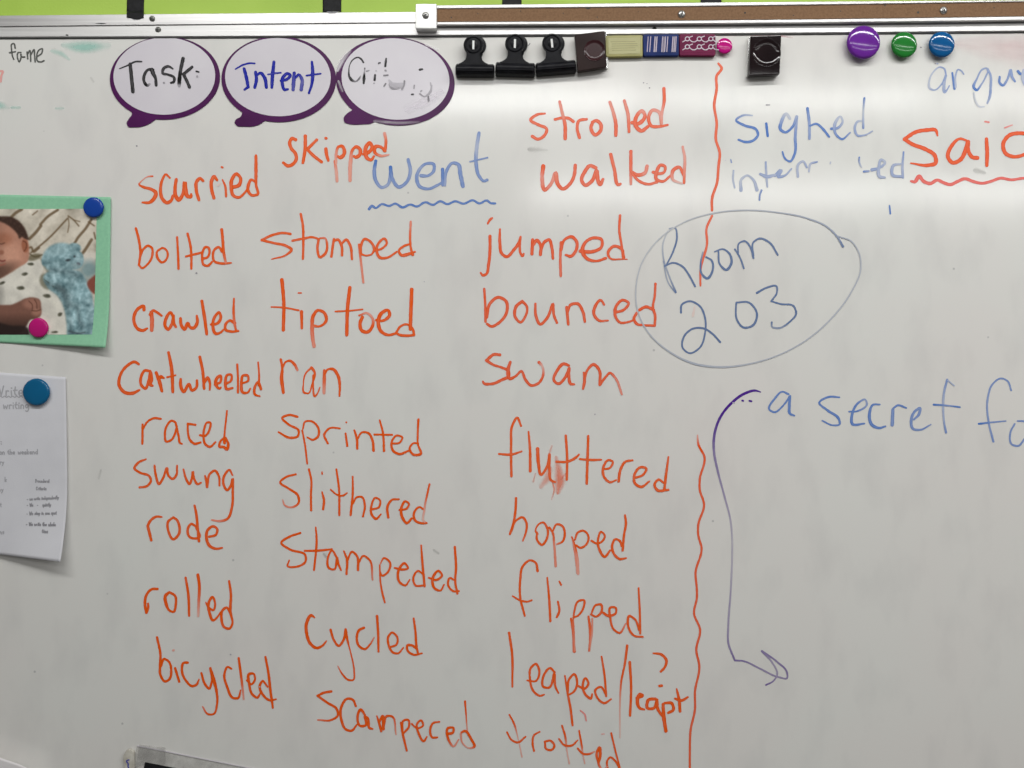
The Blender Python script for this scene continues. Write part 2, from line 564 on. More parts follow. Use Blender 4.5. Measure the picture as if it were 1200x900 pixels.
# ------------------------------------------------------------------ black tape strips hanging onto the frame
def tape_strip(xa, xb, ybot, label, slant=0.0, fold=False):
    c = P((xa + xb) / 2, ybot - 10, 0)
    def dep(y):
        if y < 12.5: return -0.0074
        if y > 15.5: return 0.0019
        t = (y - 12.5) / 3.0
        return -0.0074 + 0.0093 * t * t * (3 - 2 * t)
    def f(u, v):
        y = -30 + (ybot + 30 + 0.9 * math.sin(u * 5 + xa)) * v
        x = xa + (xb - xa) * u + slant * v
        d = dep(y) + 0.0002 * math.sin(u * 9 + y * .4)
        return P(x, y, d)
    o = sheet('tape_strip', 10, 60, f, M_tape, None, 0.00025)
    o['label'] = label; o['category'] = 'tape'; o['group'] = 'black tape strips above the frame'
    if fold:
        plate('tape_residue', [(xa + 4, ybot - .5), (xb - 3, ybot - .5), (xa + 14, ybot + 1.6), (xa + 7, ybot + 1.8)], 0.0015, 0.0017, mottled('torn_tape', (0.16, 0.16, 0.17, 1), (0.3, 0.3, 0.32, 1), scale=300, rough=0.6), o, dref=0.0017)
    return o
tape_strip(149.5, 169.5, 21.6, 'longest black tape strip, its torn end on the silver frame above the Task bubble', -1.2, True)
tape_strip(378.5, 400.2, 13.9, 'black tape strip above the Criteria bubble, left of the cork rail end', -0.3, True)
tape_strip(588.5, 611.2, 9.0, 'black tape strip whose short end shows above the cork rail over the clips', 0)
tape_strip(821, 845.5, 6.5, 'barely visible black tape end above the cork rail over the pink button magnet', 0)

# ------------------------------------------------------------------ speech bubble magnets
M_purple = mottled('purple_vinyl', (0.062, 0.006, 0.068, 1), (0.084, 0.009, 0.092, 1), scale=30, rough=0.28, spec=0.25)
M_lav = mottled('glossy_white_vinyl', (0.655, 0.62, 0.675, 1), (0.70, 0.67, 0.715, 1), scale=14, rough=0.2)
def bubble(name, label, oc, orx, ory, odeg, ic, irx, iry, ideg, tail, d=0.0009):
    r = empty('speech_bubble', label, 'magnet', P(oc[0], oc[1], 0), 'purple speech bubble magnets')
    body = ell(oc[0], oc[1], orx, ory, 120, odeg)
    t0, t1 = tail[0], tail[-1]
    inner = [(t1[0] + (oc[0] - t1[0]) * .10, t1[1] + (oc[1] - t1[1]) * .10), (t0[0] + (oc[0] - t0[0]) * .10, t0[1] + (oc[1] - t0[1]) * .10)]
    plate('bubble_tail', [tuple(p) for p in catmull(tail, 5)] + inner, 0.0002, d - 0.00006, M_purple, r, dref=d)
    plate('purple_border', body, 0.0003, d, M_purple, r, dref=d, bevel=0.0002, seg=1)
    plate('white_panel', ell(ic[0], ic[1], irx, iry, 110, ideg), 0.0003, d + 0.00012, M_lav, r, dref=d)
    return r
b1 = bubble('speech_bubble', 'speech bubble magnet reading Task in black marker, leftmost of three', (193.2, 91.6), 64.6, 48.6, -3, (192.6, 89.2), 59.6, 45.2, -1.5,
            [(152.5, 129), (154.6, 133.5), (151, 139), (148.3, 144), (150, 148.3), (157, 149.2), (166, 148.4), (175, 145), (183.5, 139.2)])
b2 = bubble('speech_bubble', 'speech bubble magnet reading Intent in blue marker, between Task and Criteria', (326.6, 92.8), 67.2, 50.3, 0.5, (325.7, 90.4), 61.9, 45.8, 1.5,
            [(281.5, 127), (283.6, 133), (281.5, 137), (276, 140.3), (274.9, 144), (277.5, 147.3), (286, 148.3), (298, 147.8), (305, 145.2), (311.5, 140.8)])
b3 = bubble('speech_bubble', 'speech bubble magnet with half-erased Criteria and scuffed purple rim, rightmost of three', (463.2, 95.2), 69.8, 51.6, 6, (463.5, 92.6), 63.3, 47.6, 5,
            [(411, 124), (413, 127.5), (406.5, 133), (402.8, 138), (403.5, 143), (409, 145.2), (425, 145.6), (435, 144.6), (442, 140.5)])
DB = 0.0012
write('handwritten_word', b1, 't', [(135, 60, 10, 3.6, .86, """50,205,1.2 150,165,1.8 240,122,2 310,122,1.8; 175,150,3.8 190,300,4 208,475,4;
440,220,4 390,215,3 345,270,3.4 340,360,3.2 375,400,3.2 405,385,2,.4; 430,215,4.4 445,260,4.6 470,310,3.4 480,400,3.4;
675,205,1.8 625,178,2.8 570,200,3.4 555,255,3 620,275,2.6 690,310,3 685,360,3 655,370,2.4; 568,370,2,.5 575,370,2,.5;
795,85,4 765,230,3.8 750,380,4 750,405,3.4,.4; 900,185,3.2 800,270,3.6 | 840,350,3.4 870,420,3.6;
950,235,2 980,243,1.6; 960,295,2.4,.4 965,300,2,.4""")], d=DB)
write('handwritten_word', b2, 'n', [(260, 60, 10, 3.4, .9, """158,210,1.6 250,160,2 330,140,2 385,143,1.8; 260,205,3.4 290,320,3.8 308,420,3.4 | 265,450,2.4;
395,245,3.4 405,330,3.8 385,425,3.2; 410,280,2.4 450,255,3.2 500,310,3.8 522,425,3.4;
610,125,3.2 595,270,4 585,425,3.2; 540,272,1.6,.8 620,258,2 690,252,1.8;
690,345,2.6 760,330,3.2 800,280,3.4 775,262,3.2 720,300,3.8 710,390,3.6 735,450,3.2 775,445,2.4;
848,255,3.4 840,370,4.2,.8 835,450,3.6,.8; 865,310,2.4 900,275,3 935,320,3.6,.8 930,450,3.8,.8;
1055,125,2.6 1065,270,4 1050,400,3 1020,490,2.4; 990,285,1.8 1060,275,2.2 1160,263,1.6""")], d=DB)
write('handwritten_word', b3, 't', [(400, 50, 10, 2, .85, """258,230,2 230,190,2 195,172,1.6 140,195,1.4 95,270,1 88,330,1.4 95,400,2.6 125,440,3 165,455,1.6,.6 210,420,2,.7 225,390,1,.4;
275,300,1.6,.8 272,330,1.2,.4 268,380,2.4,.9 265,430,3.2 262,475,2.2; 295,335,1.6,.5 325,325,1.2,.4; 395,380,2.4,.8 390,435,2.6,.9; 405,330,1.2,.3; 382,475,1.6,.3; 440,240,2 458,233,1.4;
525,185,1.8 520,230,2.4 515,275,2.4; 515,325,2,.5 525,330,2,.4; 500,385,1.8,.6 545,380,1.8,.6; 500,510,1.6,.6 520,480,1.8,.6;
570,470,1.4,.3 560,490,1.2,.3 590,530,2.4,.5 640,540,1.6,.4 700,520,2,.25; 560,440,2,.15 590,480,4,.2 640,495,5,.2 720,490,4,.18; 740,450,2,.6 735,500,1.6,.5 710,545,2,.4;
855,500,1.6,.5 850,535,1.6,.4; 920,316,2.6 950,310,2; 825,607,2 845,605,2,.8; 920,600,1.8,.5 970,630,1.6,.4 1040,580,2.4,.3 1060,500,1.4,.25; 930,570,1.6,.4 945,560,1.4,.4; 1020,630,1.6,.7 1022,680,2.4,.6; 1045,470,1.4,.25 1050,500,1.4,.25""")], d=DB)
write('scuff_mark', b3, 'w', [(0, 0, 1, 9, .6, "396,82,5 402,70,7 410,60,5,.3; 397,96,4,.4 401,106,4,.3; 500,53,4,.4 512,58,4,.3; 440,142,5,.25 470,144,5,.3 490,143,4,.15")], d=0.00105, kind='stuff')
write('pale_streak', b3, 'w', [(0, 0, 1, 14, .2, "480,128,12,.2 498,120,18,.35 514,110,14,.3")], d=0.00125)  # soft pale streak at the panel's lower right

# ------------------------------------------------------------------ bulldog clips
M_blk = mottled('black_enamel', (0.008, 0.008, 0.010, 1), (0.014, 0.014, 0.017, 1), scale=120, rough=0.25, spec=0.09)
M_slot = mottled('slot_light', (0.7, 0.7, 0.69, 1), (0.78, 0.78, 0.77, 1), scale=100, rough=0.4)
def clip(cx, cy, bar, deg, label):
    """cx,cy disc centre; bar=(x0,y0,x1,y1) untilted jaw box in photo pixels"""
    r = empty('bulldog_clip', label, 'clip', P(cx, cy + 20, 0), 'black bulldog clips in a row')
    bx0, by0, bx1, by1 = bar
    pc = ((bx0 + bx1) / 2, (by0 + by1) / 2)
    def outline(dx, R):
        c = (cx + dx, cy)
        pts = []
        for i in range(25):
            a = math.radians(130 + 280 * i / 24)     # leaves the foot open
            pts.append((c[0] + R * math.cos(a), c[1] + R * math.sin(a)))
        mid = cx + dx * .5
        right = [(c[0] + 7.2, cy + 10.8), (mid + 7.4, cy + 14), (mid + 8.4, cy + 17.5), (mid + 11.5, cy + 20.3), (mid + 17, cy + 21.8)]
        left = [(2 * mid - x, y) for x, y in right][::-1]
        return pts + right + [(mid + 17, cy + 26), (mid - 17, cy + 26)] + left
    plate('back_handle', rot(outline(3.6, 11.4), pc, deg), 0.0006, 0.0026, M_blk, r, dref=0.004, bevel=0.0005, smooth=True)
    plate('front_handle', rot(outline(0, 11.6), pc, deg), 0.0100, 0.0124, M_blk, r, dref=0.0124, bevel=0.0008, seg=3, smooth=True)
    # jaw: folded triangular tube with rolled long edges
    bm = bmesh.new()
    c, h, w = pc, (by1 - by0) / 2, (bx1 - bx0) / 2
    prof = [(-h, 0.0008), (-h * 1.0, 0.004), (-h * .82, 0.0088), (-h * .5, 0.0128), (-h * .2, 0.0150), (h * .25, 0.0154), (h * .6, 0.0142), (h * .88, 0.0112), (h, 0.0070), (h * .96, 0.0008)]
    ends = [(-w, .80), (-w + .7, .93), (-w + 1.6, 1.0), (w - 1.6, 1.0), (w - .7, .93), (w, .80)]
    rings = []
    for ex, s in ends:
        ring = []
        for py, dd in prof:
            q = rot([(c[0] + ex, c[1] + py * s)], c, deg)[0]
            v = P(q[0], q[1], 0.010)
            ring.append(bm.verts.new((v.x, -(0.0008 + (dd - 0.0008) * s), v.z)))
        rings.append(ring)
    for a, b in zip(rings, rings[1:]):
        for i in range(len(prof) - 1):
            bm.faces.new((a[i], b[i], b[i + 1], a[i + 1]))
        bm.faces.new((a[-1], b[-1], b[0], a[0]))
    bm.faces.new(rings[0]); bm.faces.new(rings[-1])
    o = link('jaw', bm_mesh(bm, 'jaw'), M_blk, r, None, None, True)
    o.data.set_sharp_from_angle(angle=math.radians(40))
    # lip line pressed along the jaw
    q = rot([(bx0 + 1.6, c[1] + h * .15), (bx1 - 1.6, c[1] + h * .15), (bx1 - 1.6, c[1] + h * .28), (bx0 + 1.6, c[1] + h * .28)], c, deg)
    plate('jaw_crease', q, 0.0146, 0.0158, M_blk, r, dref=0.0156, bevel=0.0003)
    hc = rot([(cx, cy)], pc, deg)[0]
    lathe('disc_rim', [(0.0082, 0), (0.0085, 0.0007), (0.0092, 0.0010), (0.0099, 0.0006), (0.0101, 0)], hc, 0.0123, M_blk, r, n=40)
    lathe('disc_boss', [(0.0052, 0), (0.0050, 0.0006), (0.0044, 0.0009), (0, 0.0010)], (hc[0] + .2, hc[1]), 0.0122, M_blk, r, n=32)
    plate('slot', rot([(hc[0] - 1.2, hc[1] - 5.2), (hc[0] + 1.2, hc[1] - 5.2), (hc[0] + 1.2, hc[1] + 5.0), (hc[0] - 1.2, hc[1] + 5.0)], hc, deg * 1.2), 0.0130, 0.0136, M_slot, r, dref=0.0136)
    return r
clip(554.4, 52.6, (533.8, 73.0, 579.2, 88.4), 0.6, 'black bulldog clip hanging level, leftmost of the three below the cork rail')
clip(602.6, 51.0, (580.6, 71.2, 627.0, 88.0), 1.6, 'middle black bulldog clip of the three, jaw touching both neighbours')
clip(649.0, 50.3, (628.0, 70.0, 675.0, 85.6), -4.5, 'black bulldog clip tilted up to the right, touching the brown square magnet')

# ------------------------------------------------------------------ square magnets
M_brown = mottled('brown_black_plastic', (0.024, 0.014, 0.014, 1), (0.034, 0.021, 0.020, 1), scale=25, rough=0.3, spec=.08)
M_dark = mottled('glossy_dark_plastic', (0.008, 0.004, 0.005, 1), (0.014, 0.007, 0.008, 1), scale=25, rough=0.08, coat=0.0, spec=.35)
M_chrome = mottled('chrome', (0.75, 0.75, 0.74, 1), (0.85, 0.85, 0.85, 1), scale=50, rough=0.12, metal=1.0)
M_wine = mottled('wine_plastic', (0.030, 0.008, 0.010, 1), (0.045, 0.012, 0.015, 1), scale=30, rough=0.22, spec=.3)
def square_magnet(pts, c, ring_r, label, mbody, mdish, ring_off=(0, 0), back_dx=1.3, grp=True):
    r = empty('square_magnet', label, 'magnet', P(c[0], c[1], 0), 'dark square magnetic clips')
    back = [((x - c[0]) * 1.02 + c[0] + back_dx, (y - c[1]) * 1.005 + c[1] + 0.8) for x, y in pts]
    plate('metal_backing', back, 0.0006, 0.0045, M_chrome, r, dref=0.005, bevel=0.0004)
    plate('plastic_face', pts, 0.0048, 0.0120, mbody, r, dref=0.0115, bevel=0.0016, seg=3, smooth=True)
    rc = (c[0] + ring_off[0], c[1] + ring_off[1])
    R = ring_r / 1000
    lathe('finger_dish', [(R * 1.02, 0), (R * 1.0, 0.0006), (R * 0.965, 0.0006), (R * 0.93, 0.00015), (R * .6, 0.00008), (0, 0.00005)], rc, 0.0120, mdish, r, n=56)
    return r
def smooth_poly(cs, r=1.6):
    out = []
    n = len(cs)
    for i in range(n):
        a = np.array(cs[i - 1], float); b = np.array(cs[i], float); c = np.array(cs[(i + 1) % n], float)
        p = b + (a - b) / np.linalg.norm(a - b) * r
        q = b + (c - b) / np.linalg.norm(c - b) * r
        for t in (0, .33, .66, 1):
            out.append(tuple((1 - t) ** 2 * p + 2 * t * (1 - t) * b + t * t * q))
    return out
square_magnet(smooth_poly([(673.3, 40.5), (708.8, 36.0), (711.0, 78.6), (677.3, 83.6)]), (692.5, 60), 12.2, 'matte brown square magnetic clip tilted left, between black clips and olive magnet', M_brown, M_wine, (4.2, -1.0), 1.8)
square_magnet(smooth_poly([(879.6, 42.3), (915.6, 41.0), (913.6, 87.2), (877.4, 88.6)]), (896.5, 65), 16.2, 'glossy dark square magnetic clip with round dish, alone right of the pink button', M_dark, M_dark, (2, -3.2), -1.8)

# ------------------------------------------------------------------ rectangular patterned magnets
def tile_magnet(x0, y0, x1, y1, deg, label, mbody, mpanel, pattern, pm, dt=0.0060, inset=3.0):
    c = ((x0 + x1) / 2, (y0 + y1) / 2)
    r = empty('tile_magnet', label, 'magnet', P(c[0], c[1], 0), 'coloured rectangular magnets in a row')
    plate('casing', rot(rrect(x0, y0, x1, y1, 1.8), c, deg), 0.0006, dt, mbody, r, dref=dt, bevel=0.0009, seg=3, smooth=True)
    plate('face_panel', rot(rrect(x0 + inset, y0 + inset, x1 - inset, y1 - inset, 1.2), c, deg), dt - 0.0004, dt + 0.00025, mpanel, r, dref=dt, bevel=0.0002, seg=1)
    for key, w, a, txt in pattern:
        write('surface_pattern', r, key, [(0, 0, 1, w, a, txt)], d=dt + 0.0004)
    return r
M_olive = mottled('olive_plastic', (0.30, 0.28, 0.085, 1), (0.35, 0.32, 0.105, 1), scale=60, rough=0.4)
M_olive2 = mottled('olive_panel', (0.36, 0.34, 0.15, 1), (0.42, 0.40, 0.19, 1), scale=90, rough=0.35, stretch=(.3, 1, 2))
M_navy = mottled('navy_plastic', (0.014, 0.028, 0.12, 1), (0.020, 0.036, 0.15, 1), scale=60, rough=0.35, spec=.08)
M_mar = mottled('maroon_plastic', (0.13, 0.010, 0.05, 1), (0.165, 0.014, 0.062, 1), scale=60, rough=0.35, spec=.1)
hl = ' ; '.join('%.1f,%.1f %.1f,%.1f' % (716 + random.uniform(0, 2), y, 747 - random.uniform(0, 3), y - .5) for y in (49, 51.5, 54, 56.5, 59))
tile_magnet(709.8, 41.2, 753.2, 66.3, -1.0, 'olive green rectangular magnet beside the brown square magnet', M_olive, M_olive2, [('d', 1.1, .45, hl)], 'd')
vl = ' ; '.join('%.1f,43 %.1f,60.5' % (x + .6, x - .6) for x in (759, 762, 767, 769.5, 776, 779.5, 782, 788, 790.5, 792)) 
vl2 = ' ; '.join('%.1f,44 %.1f,60' % (x + .6, x - .6) for x in (768, 778, 789.5))
tile_magnet(753.9, 40.0, 795.6, 65.2, -0.5, 'navy blue rectangular magnet with pale vertical stripes', M_navy, M_navy, [('c', .9, .75, vl), ('c', 2.2, .35, vl2)], 'c')
pat = []
for row, y in enumerate((45.5, 54.8)):
    for k, x in enumerate((805.5, 819.5, 833)):
        pat.append(' '.join('%.1f,%.1f' % p for p in ell(x, y, 2.5, 2.4, 9, a0=0, a1=350)))
        pat.append('%.1f,%.1f %.1f,%.1f %.1f,%.1f' % (x + 2.5, y + 1, x + 6, y + 3.4, x + 9, y + 3.6))
        pat.append('%.1f,%.1f %.1f,%.1f' % (x - 2, y + 1.6, x - 5.5, y + 3.6))
        pat.append('%.1f,%.1f %.1f,%.1f' % (x + 2, y - 1.6, x + 6, y - 3.2))
tile_magnet(796.4, 39.6, 838.6, 65.0, 0.2, 'maroon rectangular magnet with pale chain pattern beside the pink button', M_mar, M_mar, [('c', 1.0, .8, ' ; '.join(q for q in pat if all(True for _ in q)))], 'c')

# ------------------------------------------------------------------ round button magnets
def button(cx, cy, R, h, label, c, group, rough=0.09):
    c2 = tuple(min(1, v * 1.12) for v in c[:3]) + (1,)
    m = mottled('button_plastic', c, c2, scale=40, rough=rough, spec=0.42)
    r = empty('button_magnet', label, 'magnet', P(cx, cy, 0), group)
    prof = [(R * .80, 0), (R * .84, h * .12), (R * .93, h * .38), (R * .985, h * .52), (R, h * .62), (R * .985, h * .72), (R * .94, h * .79)]
    for i in range(1, 9):
        a = i / 8 * math.pi / 2
        prof.append((R * .94 * math.cos(a), h * .79 + h * .23 * math.sin(a)))
    prof[-1] = (0, prof[-1][1])
    lathe('plastic_cap', prof, (cx, cy), 0.0012, m, r, n=64)
    lathe('magnet_disc', [(R * .7, 0), (R * .7, 0.0011), (0, 0.0011)], (cx - (cx - 600) * .004, cy - (cy - 450) * .004), 0.0001, M_gap, r, n=32)
    return r
g = 'round button magnets along the frame'
button(1011.3, 50.2, 0.0194, 0.0110, 'largest round magnet, glossy purple, overlapping the frame at top right', srgb(104, 40, 146), g)
button(1059, 53.0, 0.0150, 0.0085, 'green round button magnet between the purple and the blue one', srgb(34, 118, 46), g)
button(1103, 52.6, 0.0150, 0.0085, 'blue round button magnet rightmost in the top row, above the word argue', srgb(10, 84, 140), g)
button(848.8, 54.2, 0.0092, 0.0062, 'small magenta round magnet touching the maroon magnet', srgb(186, 16, 122), g)

# ------------------------------------------------------------------ photo on mint card
M_mint = mottled('mint_card', (0.255, 0.56, 0.36, 1), (0.28, 0.60, 0.385, 1), scale=300, rough=0.75, bump=0.08, bscale=1200)
def card_depth(px, py):
    u = (px - 0) / 130.0
    v = (py - 229) / 178.0
    d = 0.0010 + 0.0008 * (1 - math.cos(u * 2.2))
    d += 0.010 * max(0, v - 0.62) ** 2 / 0.144 * max(0, u - 0.05) ** 1.3
    d += 0.002 * max(0, 0.1 - v) * 10 * 0.3
    return d
def card_pt(u, v):
    px = -60 + (190.6 - 2.2 * v) * u
    py = (228.2 + 3.2 * max(0, (px) / 130)) * (1 - v) + (401.5 + 6.0 * max(0, px / 128)) * v
    if v > .93 and u > .9: py += (u - .9) * 6 * (v - .93) * 8
    d = card_depth(px, py)
    k = 0.001 * (D - 0.001) / D
    return Vector(((px - 600) * k, -d, H + (450 - py) * k))
card = empty('photo_card', 'mint green card mounting a baby photograph, held by two magnets at the left edge', 'card', P(60, 320, 0))
sheet('card_mount', 60, 60, card_pt, M_mint, card, 0.0004)

# painted print: sleeping baby and blue plush toy, as a coloured grid of its own
def make_print():
    X0, X1, Y0, Y1 = -60.0, 490.0, 150.0, 782.0      # tracing coordinates
    st = 1.9
    nx, ny = int((X1 - X0) / st), int((Y1 - Y0) / st)
    gx, gy = np.meshgrid(X0 + (np.arange(nx + 1)) * st, Y0 + np.arange(ny + 1) * st)
    rng = np.random.default_rng(3)
    def blur(a, s):
        s = s / st
        if s < 0.3: return a
        r = int(3 * s) + 1
        k = np.exp(-0.5 * (np.arange(-r, r + 1) / s) ** 2); k /= k.sum()
        pad = np.pad(a, ((r, r), (r, r)), mode='edge')
        pad = np.apply_along_axis(lambda m: np.convolve(m, k, 'valid'), 0, pad)
        return np.apply_along_axis(lambda m: np.convolve(m, k, 'valid'), 1, pad)
    def noise(s):
        n = blur(rng.standard_normal(gx.shape), s)
        return n / (n.std() + 1e-9)
    def poly(pts, soft=2.5, sm=True):
        p = np.array([q[:2] for q in (catmull(pts, 5, True) if sm else pts)])
        ins = np.zeros(gx.shape, bool)
        for i in range(len(p)):
            xa, ya = p[i - 1]; xb, yb = p[i]
            if ya == yb: continue
            c = ((ya > gy) != (yb > gy)) & (gx < (xb - xa) * (gy - ya) / (yb - ya) + xa)
            ins ^= c
        return blur(ins.astype(float), soft)
    def line(pts, w, soft=2.0):
        m = np.zeros(gx.shape)
        cs = catmull(pts, 6)
        for a, b in zip(cs, cs[1:]):
            ax, ay, bx, by = a[0], a[1], b[0], b[1]
            L = (bx - ax) ** 2 + (by - ay) ** 2 + 1e-9
            t = np.clip(((gx - ax) * (bx - ax) + (gy - ay) * (by - ay)) / L, 0, 1)
            dd = np.hypot(gx - ax - t * (bx - ax), gy - ay - t * (by - ay))
            m = np.maximum(m, np.clip((w / 2 - dd) / soft + .5, 0, 1))
        return m
    def el(cx, cy, rx, ry, soft=0.25, deg=0):
        a = math.radians(deg)
        dx = (gx - cx) * math.cos(a) + (gy - cy) * math.sin(a)
        dy = -(gx - cx) * math.sin(a) + (gy - cy) * math.cos(a)
        r = np.hypot(dx / rx, dy / ry)
        return np.clip((1 - r) / soft + .5, 0, 1)
    img = np.zeros(gx.shape + (3,)) + np.array([188, 180, 166.])
    def put(mask, colr, op=1.0):
        nonlocal img
        mm = (mask * op)[..., None]
        img = img * (1 - mm) + np.array(colr, float) * mm
    def mult(mask, f):
        nonlocal img
        img = img * (1 + (f - 1) * mask[..., None])
    # blanket with folds
    img += noise(22)[..., None] * 9 + noise(6)[..., None] * 4
    put(el(440, 270, 60, 150, .8, 30), (208, 200, 186), .6)
    put(el(250, 200, 80, 30, .9, -40), (214, 206, 192), .5)
    br = (98, 80, 58)
    for pts, w in (([(50, 200), (80, 170), (110, 152)], 15), ([(150, 300), (180, 270), (208, 235)], 15), ([(205, 228), (240, 190), (292, 155)], 13),
                   ([(160, 368), (200, 338), (245, 300), (340, 200)], 9), ([(380, 322), (400, 290), (430, 255), (462, 205)], 13),
                   ([(408, 392), (435, 355), (466, 305)], 15), ([(345, 192), (350, 225), (344, 268)], 5), ([(345, 185), (372, 205), (400, 236)], 7),
                   ([(372, 205), (405, 214)], 5), ([(448, 215), (478, 235)], 7), ([(140, 350), (160, 342), (170, 365), (200, 345)], 10), ([(165, 180), (190, 160)], 6), ([(478, 270), (486, 300)], 8)):
        put(line(pts, w, 3), br, .85)
    put(el(455, 395, 45, 28, .5, -20), (205, 198, 188), .8)
    # onesie
    on = poly([(-60, 540), (0, 502), (60, 470), (110, 440), (150, 405), (195, 395), (222, 440), (212, 500), (262, 558), (312, 610), (340, 690), (366, 790), (-60, 800)])
    put(on, (206, 202, 192))
    mult(on * np.clip(noise(16) * .5, -1, 1), 0.94)
    mult(on * np.clip((380 - gx) / 500, 0, 1) * np.clip((gy - 560) / 200, 0, 1), .82)
    put(line([(150, 440), (180, 500), (230, 560), (300, 640)], 22, 16), (212, 208, 196), .5)
    put(el(175, 392, 36, 16, .5, -15), (92, 84, 62), .75)
    put(line([(145, 370), (180, 390), (215, 380)], 8, 3), (80, 70, 50), .7)
    mult(el(-10, 590, 30, 60, .9), .8)
    for cx, cy, rx, ry, a in ((160, 427, 18, 7, 5), (130, 477, 17, 8, -8), (14, 522, 18, 7, -20), (110, 547, 22, 9, 3), (245, 587, 22, 9, 10), (315, 680, 11, 11, 60), (292, 769, 20, 5, 0), (185, 655, 9, 7, 0)):
        put(el(cx - 3, cy, rx * .9, ry, .5, a), (78, 76, 62), .85)
        put(el(cx + 3, cy - 3, rx * .5, ry * .8, .6, a), (60, 60, 50), .6)
    # head
    hd = poly([(-60, 185), (0, 190), (45, 192), (95, 215), (132, 268), (146, 325), (150, 375), (140, 415), (100, 440), (55, 470), (0, 500), (-60, 520)])
    put(hd, (172, 124, 104))
    put(hd * el(55, 385, 60, 60, .9), (196, 146, 124), .8)
    put(hd * el(20, 300, 40, 30, .9), (150, 94, 70), .6)
    mult(hd * el(0, 470, 90, 36, .9, -25), .62)
    mult(hd * np.clip((40 - gx) / 90, 0, 1), .8)
    hair = poly([(-60, 150), (0, 186), (50, 188), (98, 212), (136, 270), (144, 305), (126, 300), (112, 290), (100, 300), (92, 280), (66, 250), (35, 228), (0, 212), (-60, 200)], 3)
    put(hair, (54, 38, 32), .96)
    put(hair * np.clip(noise(3), 0, 1), (84, 62, 52), .5)
    put(el(128, 335, 17, 34, .35, -8), (150, 94, 70))
    put(line([(118, 310), (132, 318), (134, 345), (124, 362)], 6, 3), (96, 56, 42), .8)
    put(line([(0, 408), (14, 412), (26, 408)], 8, 4), (104, 48, 44), .8)
    put(line([(0, 432), (15, 430), (28, 424)], 7, 4), (150, 84, 72), .7)
    put(line([(-10, 320), (10, 326), (24, 320)], 5, 3), (76, 46, 38), .8)
    put(el(8, 368, 13, 12, .7), (122, 72, 54), .6)
    # arm and fist
    ar = poly([(-60, 640), (0, 632), (60, 630), (98, 615), (128, 600), (172, 594), (204, 604), (214, 640), (212, 685), (190, 702), (160, 706), (140, 735), (120, 762), (-60, 775)])
    put(ar, (116, 80, 68))
    put(ar * el(165, 625, 44, 26, .7), (150, 106, 90), .9)
    put(ar * el(190, 668, 24, 22, .7), (160, 116, 98), .8)
    for p in (([(150, 612), (168, 632), (168, 655)]), ([(178, 604), (190, 624), (192, 650)]), ([(165, 660), (190, 662), (212, 655)])):
        put(line(p, 4, 3), (66, 38, 30), .8)
    mult(ar * np.clip((gy - 670) / 90, 0, 1), .45)
    put(poly([(-60, 725), (60, 735), (150, 752), (156, 790), (-60, 790)], 4), (38, 28, 26), .95)
    # plush toy
    fur = (122, 150, 156)
    sh = poly([(205, 395), (225, 440), (240, 470), (212, 480), (205, 520), (250, 555), (270, 545), (240, 440)], 4)
    put(sh, (92, 90, 72), .7)
    toy = np.maximum.reduce([el(312, 400, 94, 80, .16, -4), el(385, 405, 44, 50, .15), el(240, 400, 26, 40, .2, 20),
                             poly([(222, 490), (250, 462), (300, 445), (360, 450), (410, 465), (440, 500), (468, 560), (484, 620), (484, 800), (362, 800), (350, 730), (332, 650), (300, 590), (245, 545)], 4),
                             el(380, 345, 34, 24, .3, 10)])
    put(toy, fur)
    f1 = noise(4.5); f2 = noise(9)
    img = img + (toy * (f1 * 9 + f2 * 11 + noise(2.2) * 4))[..., None]
    for cx, cy, rx, ry, a, k in ((300, 370, 70, 30, -8, 1.10), (420, 560, 40, 50, 10, 1.13), (300, 505, 40, 26, 10, 1.06), (385, 690, 18, 70, -8, 1.14), (440, 700, 18, 60, -10, 1.1)):
        mult(toy * el(cx, cy, rx, ry, .9, a), k)
    for p, w, k in (([(255, 455), (320, 462), (370, 470), (400, 482)], 12, .72), ([(300, 540), (330, 570), (350, 620), (380, 640)], 20, .62), ([(405, 650), (412, 700), (440, 740)], 12, .7),
                    ([(348, 640), (370, 690), (378, 770)], 10, .72), ([(230, 520), (280, 540), (330, 560)], 14, .66), ([(410, 470), (430, 500)], 12, .75), ([(330, 590), (350, 580), (365, 590)], 14, .85)):
        mult(toy * line(p, w * 1.6, 22), k * .55 + .45)
    put(el(455, 455, 44, 46, .9, 30), (98, 132, 140), .7)
    put(poly([(448, 520), (470, 495), (492, 480), (492, 580), (470, 565)], 3), (122, 64, 52), .95)
    put(el(348, 407, 13, 6, .8, -8), (44, 50, 54), .85); put(el(381, 389, 6, 6, .8), (58, 66, 70), .8); put(el(402, 426, 11, 7, .8, 30), (66, 66, 74), .8)
    put(toy * el(392, 436, 26, 14, .9, 20), (158, 178, 180), .5); put(toy * el(290, 360, 60, 24, .9, -10), (152, 176, 180), .45)
    put(line([(225, 500), (262, 530), (300, 560)], 5, 3) * (noise(3) > .2), (60, 70, 60), .7)
    put(line([(365, 765), (420, 775), (450, 770)], 8, 5), (60, 70, 74), .7)
    img = img * (1 + 0.012 * noise(2.2))[..., None]
    img = np.stack([blur(img[..., q], 2.2) for q in range(3)], -1)
    img = np.clip(img, 4, 250) * 0.96
    # geometry follows the card
    px = gx / 4.285; py = 210 + gy / 4.285
    # print's right edge leans slightly
    px = px - (py - 247) / 145 * 3.4 * (px / 114)
    verts = np.zeros((gx.size, 3))
    fx, fy = px.ravel(), py.ravel()
    k = 0.001 * (D - 0.001) / D
    for i in range(fx.size):
        verts[i] = ((fx[i] - 600) * k, -(card_depth(fx[i], fy[i]) + 0.00045), H + (450 - fy[i]) * k)
    W = nx + 1
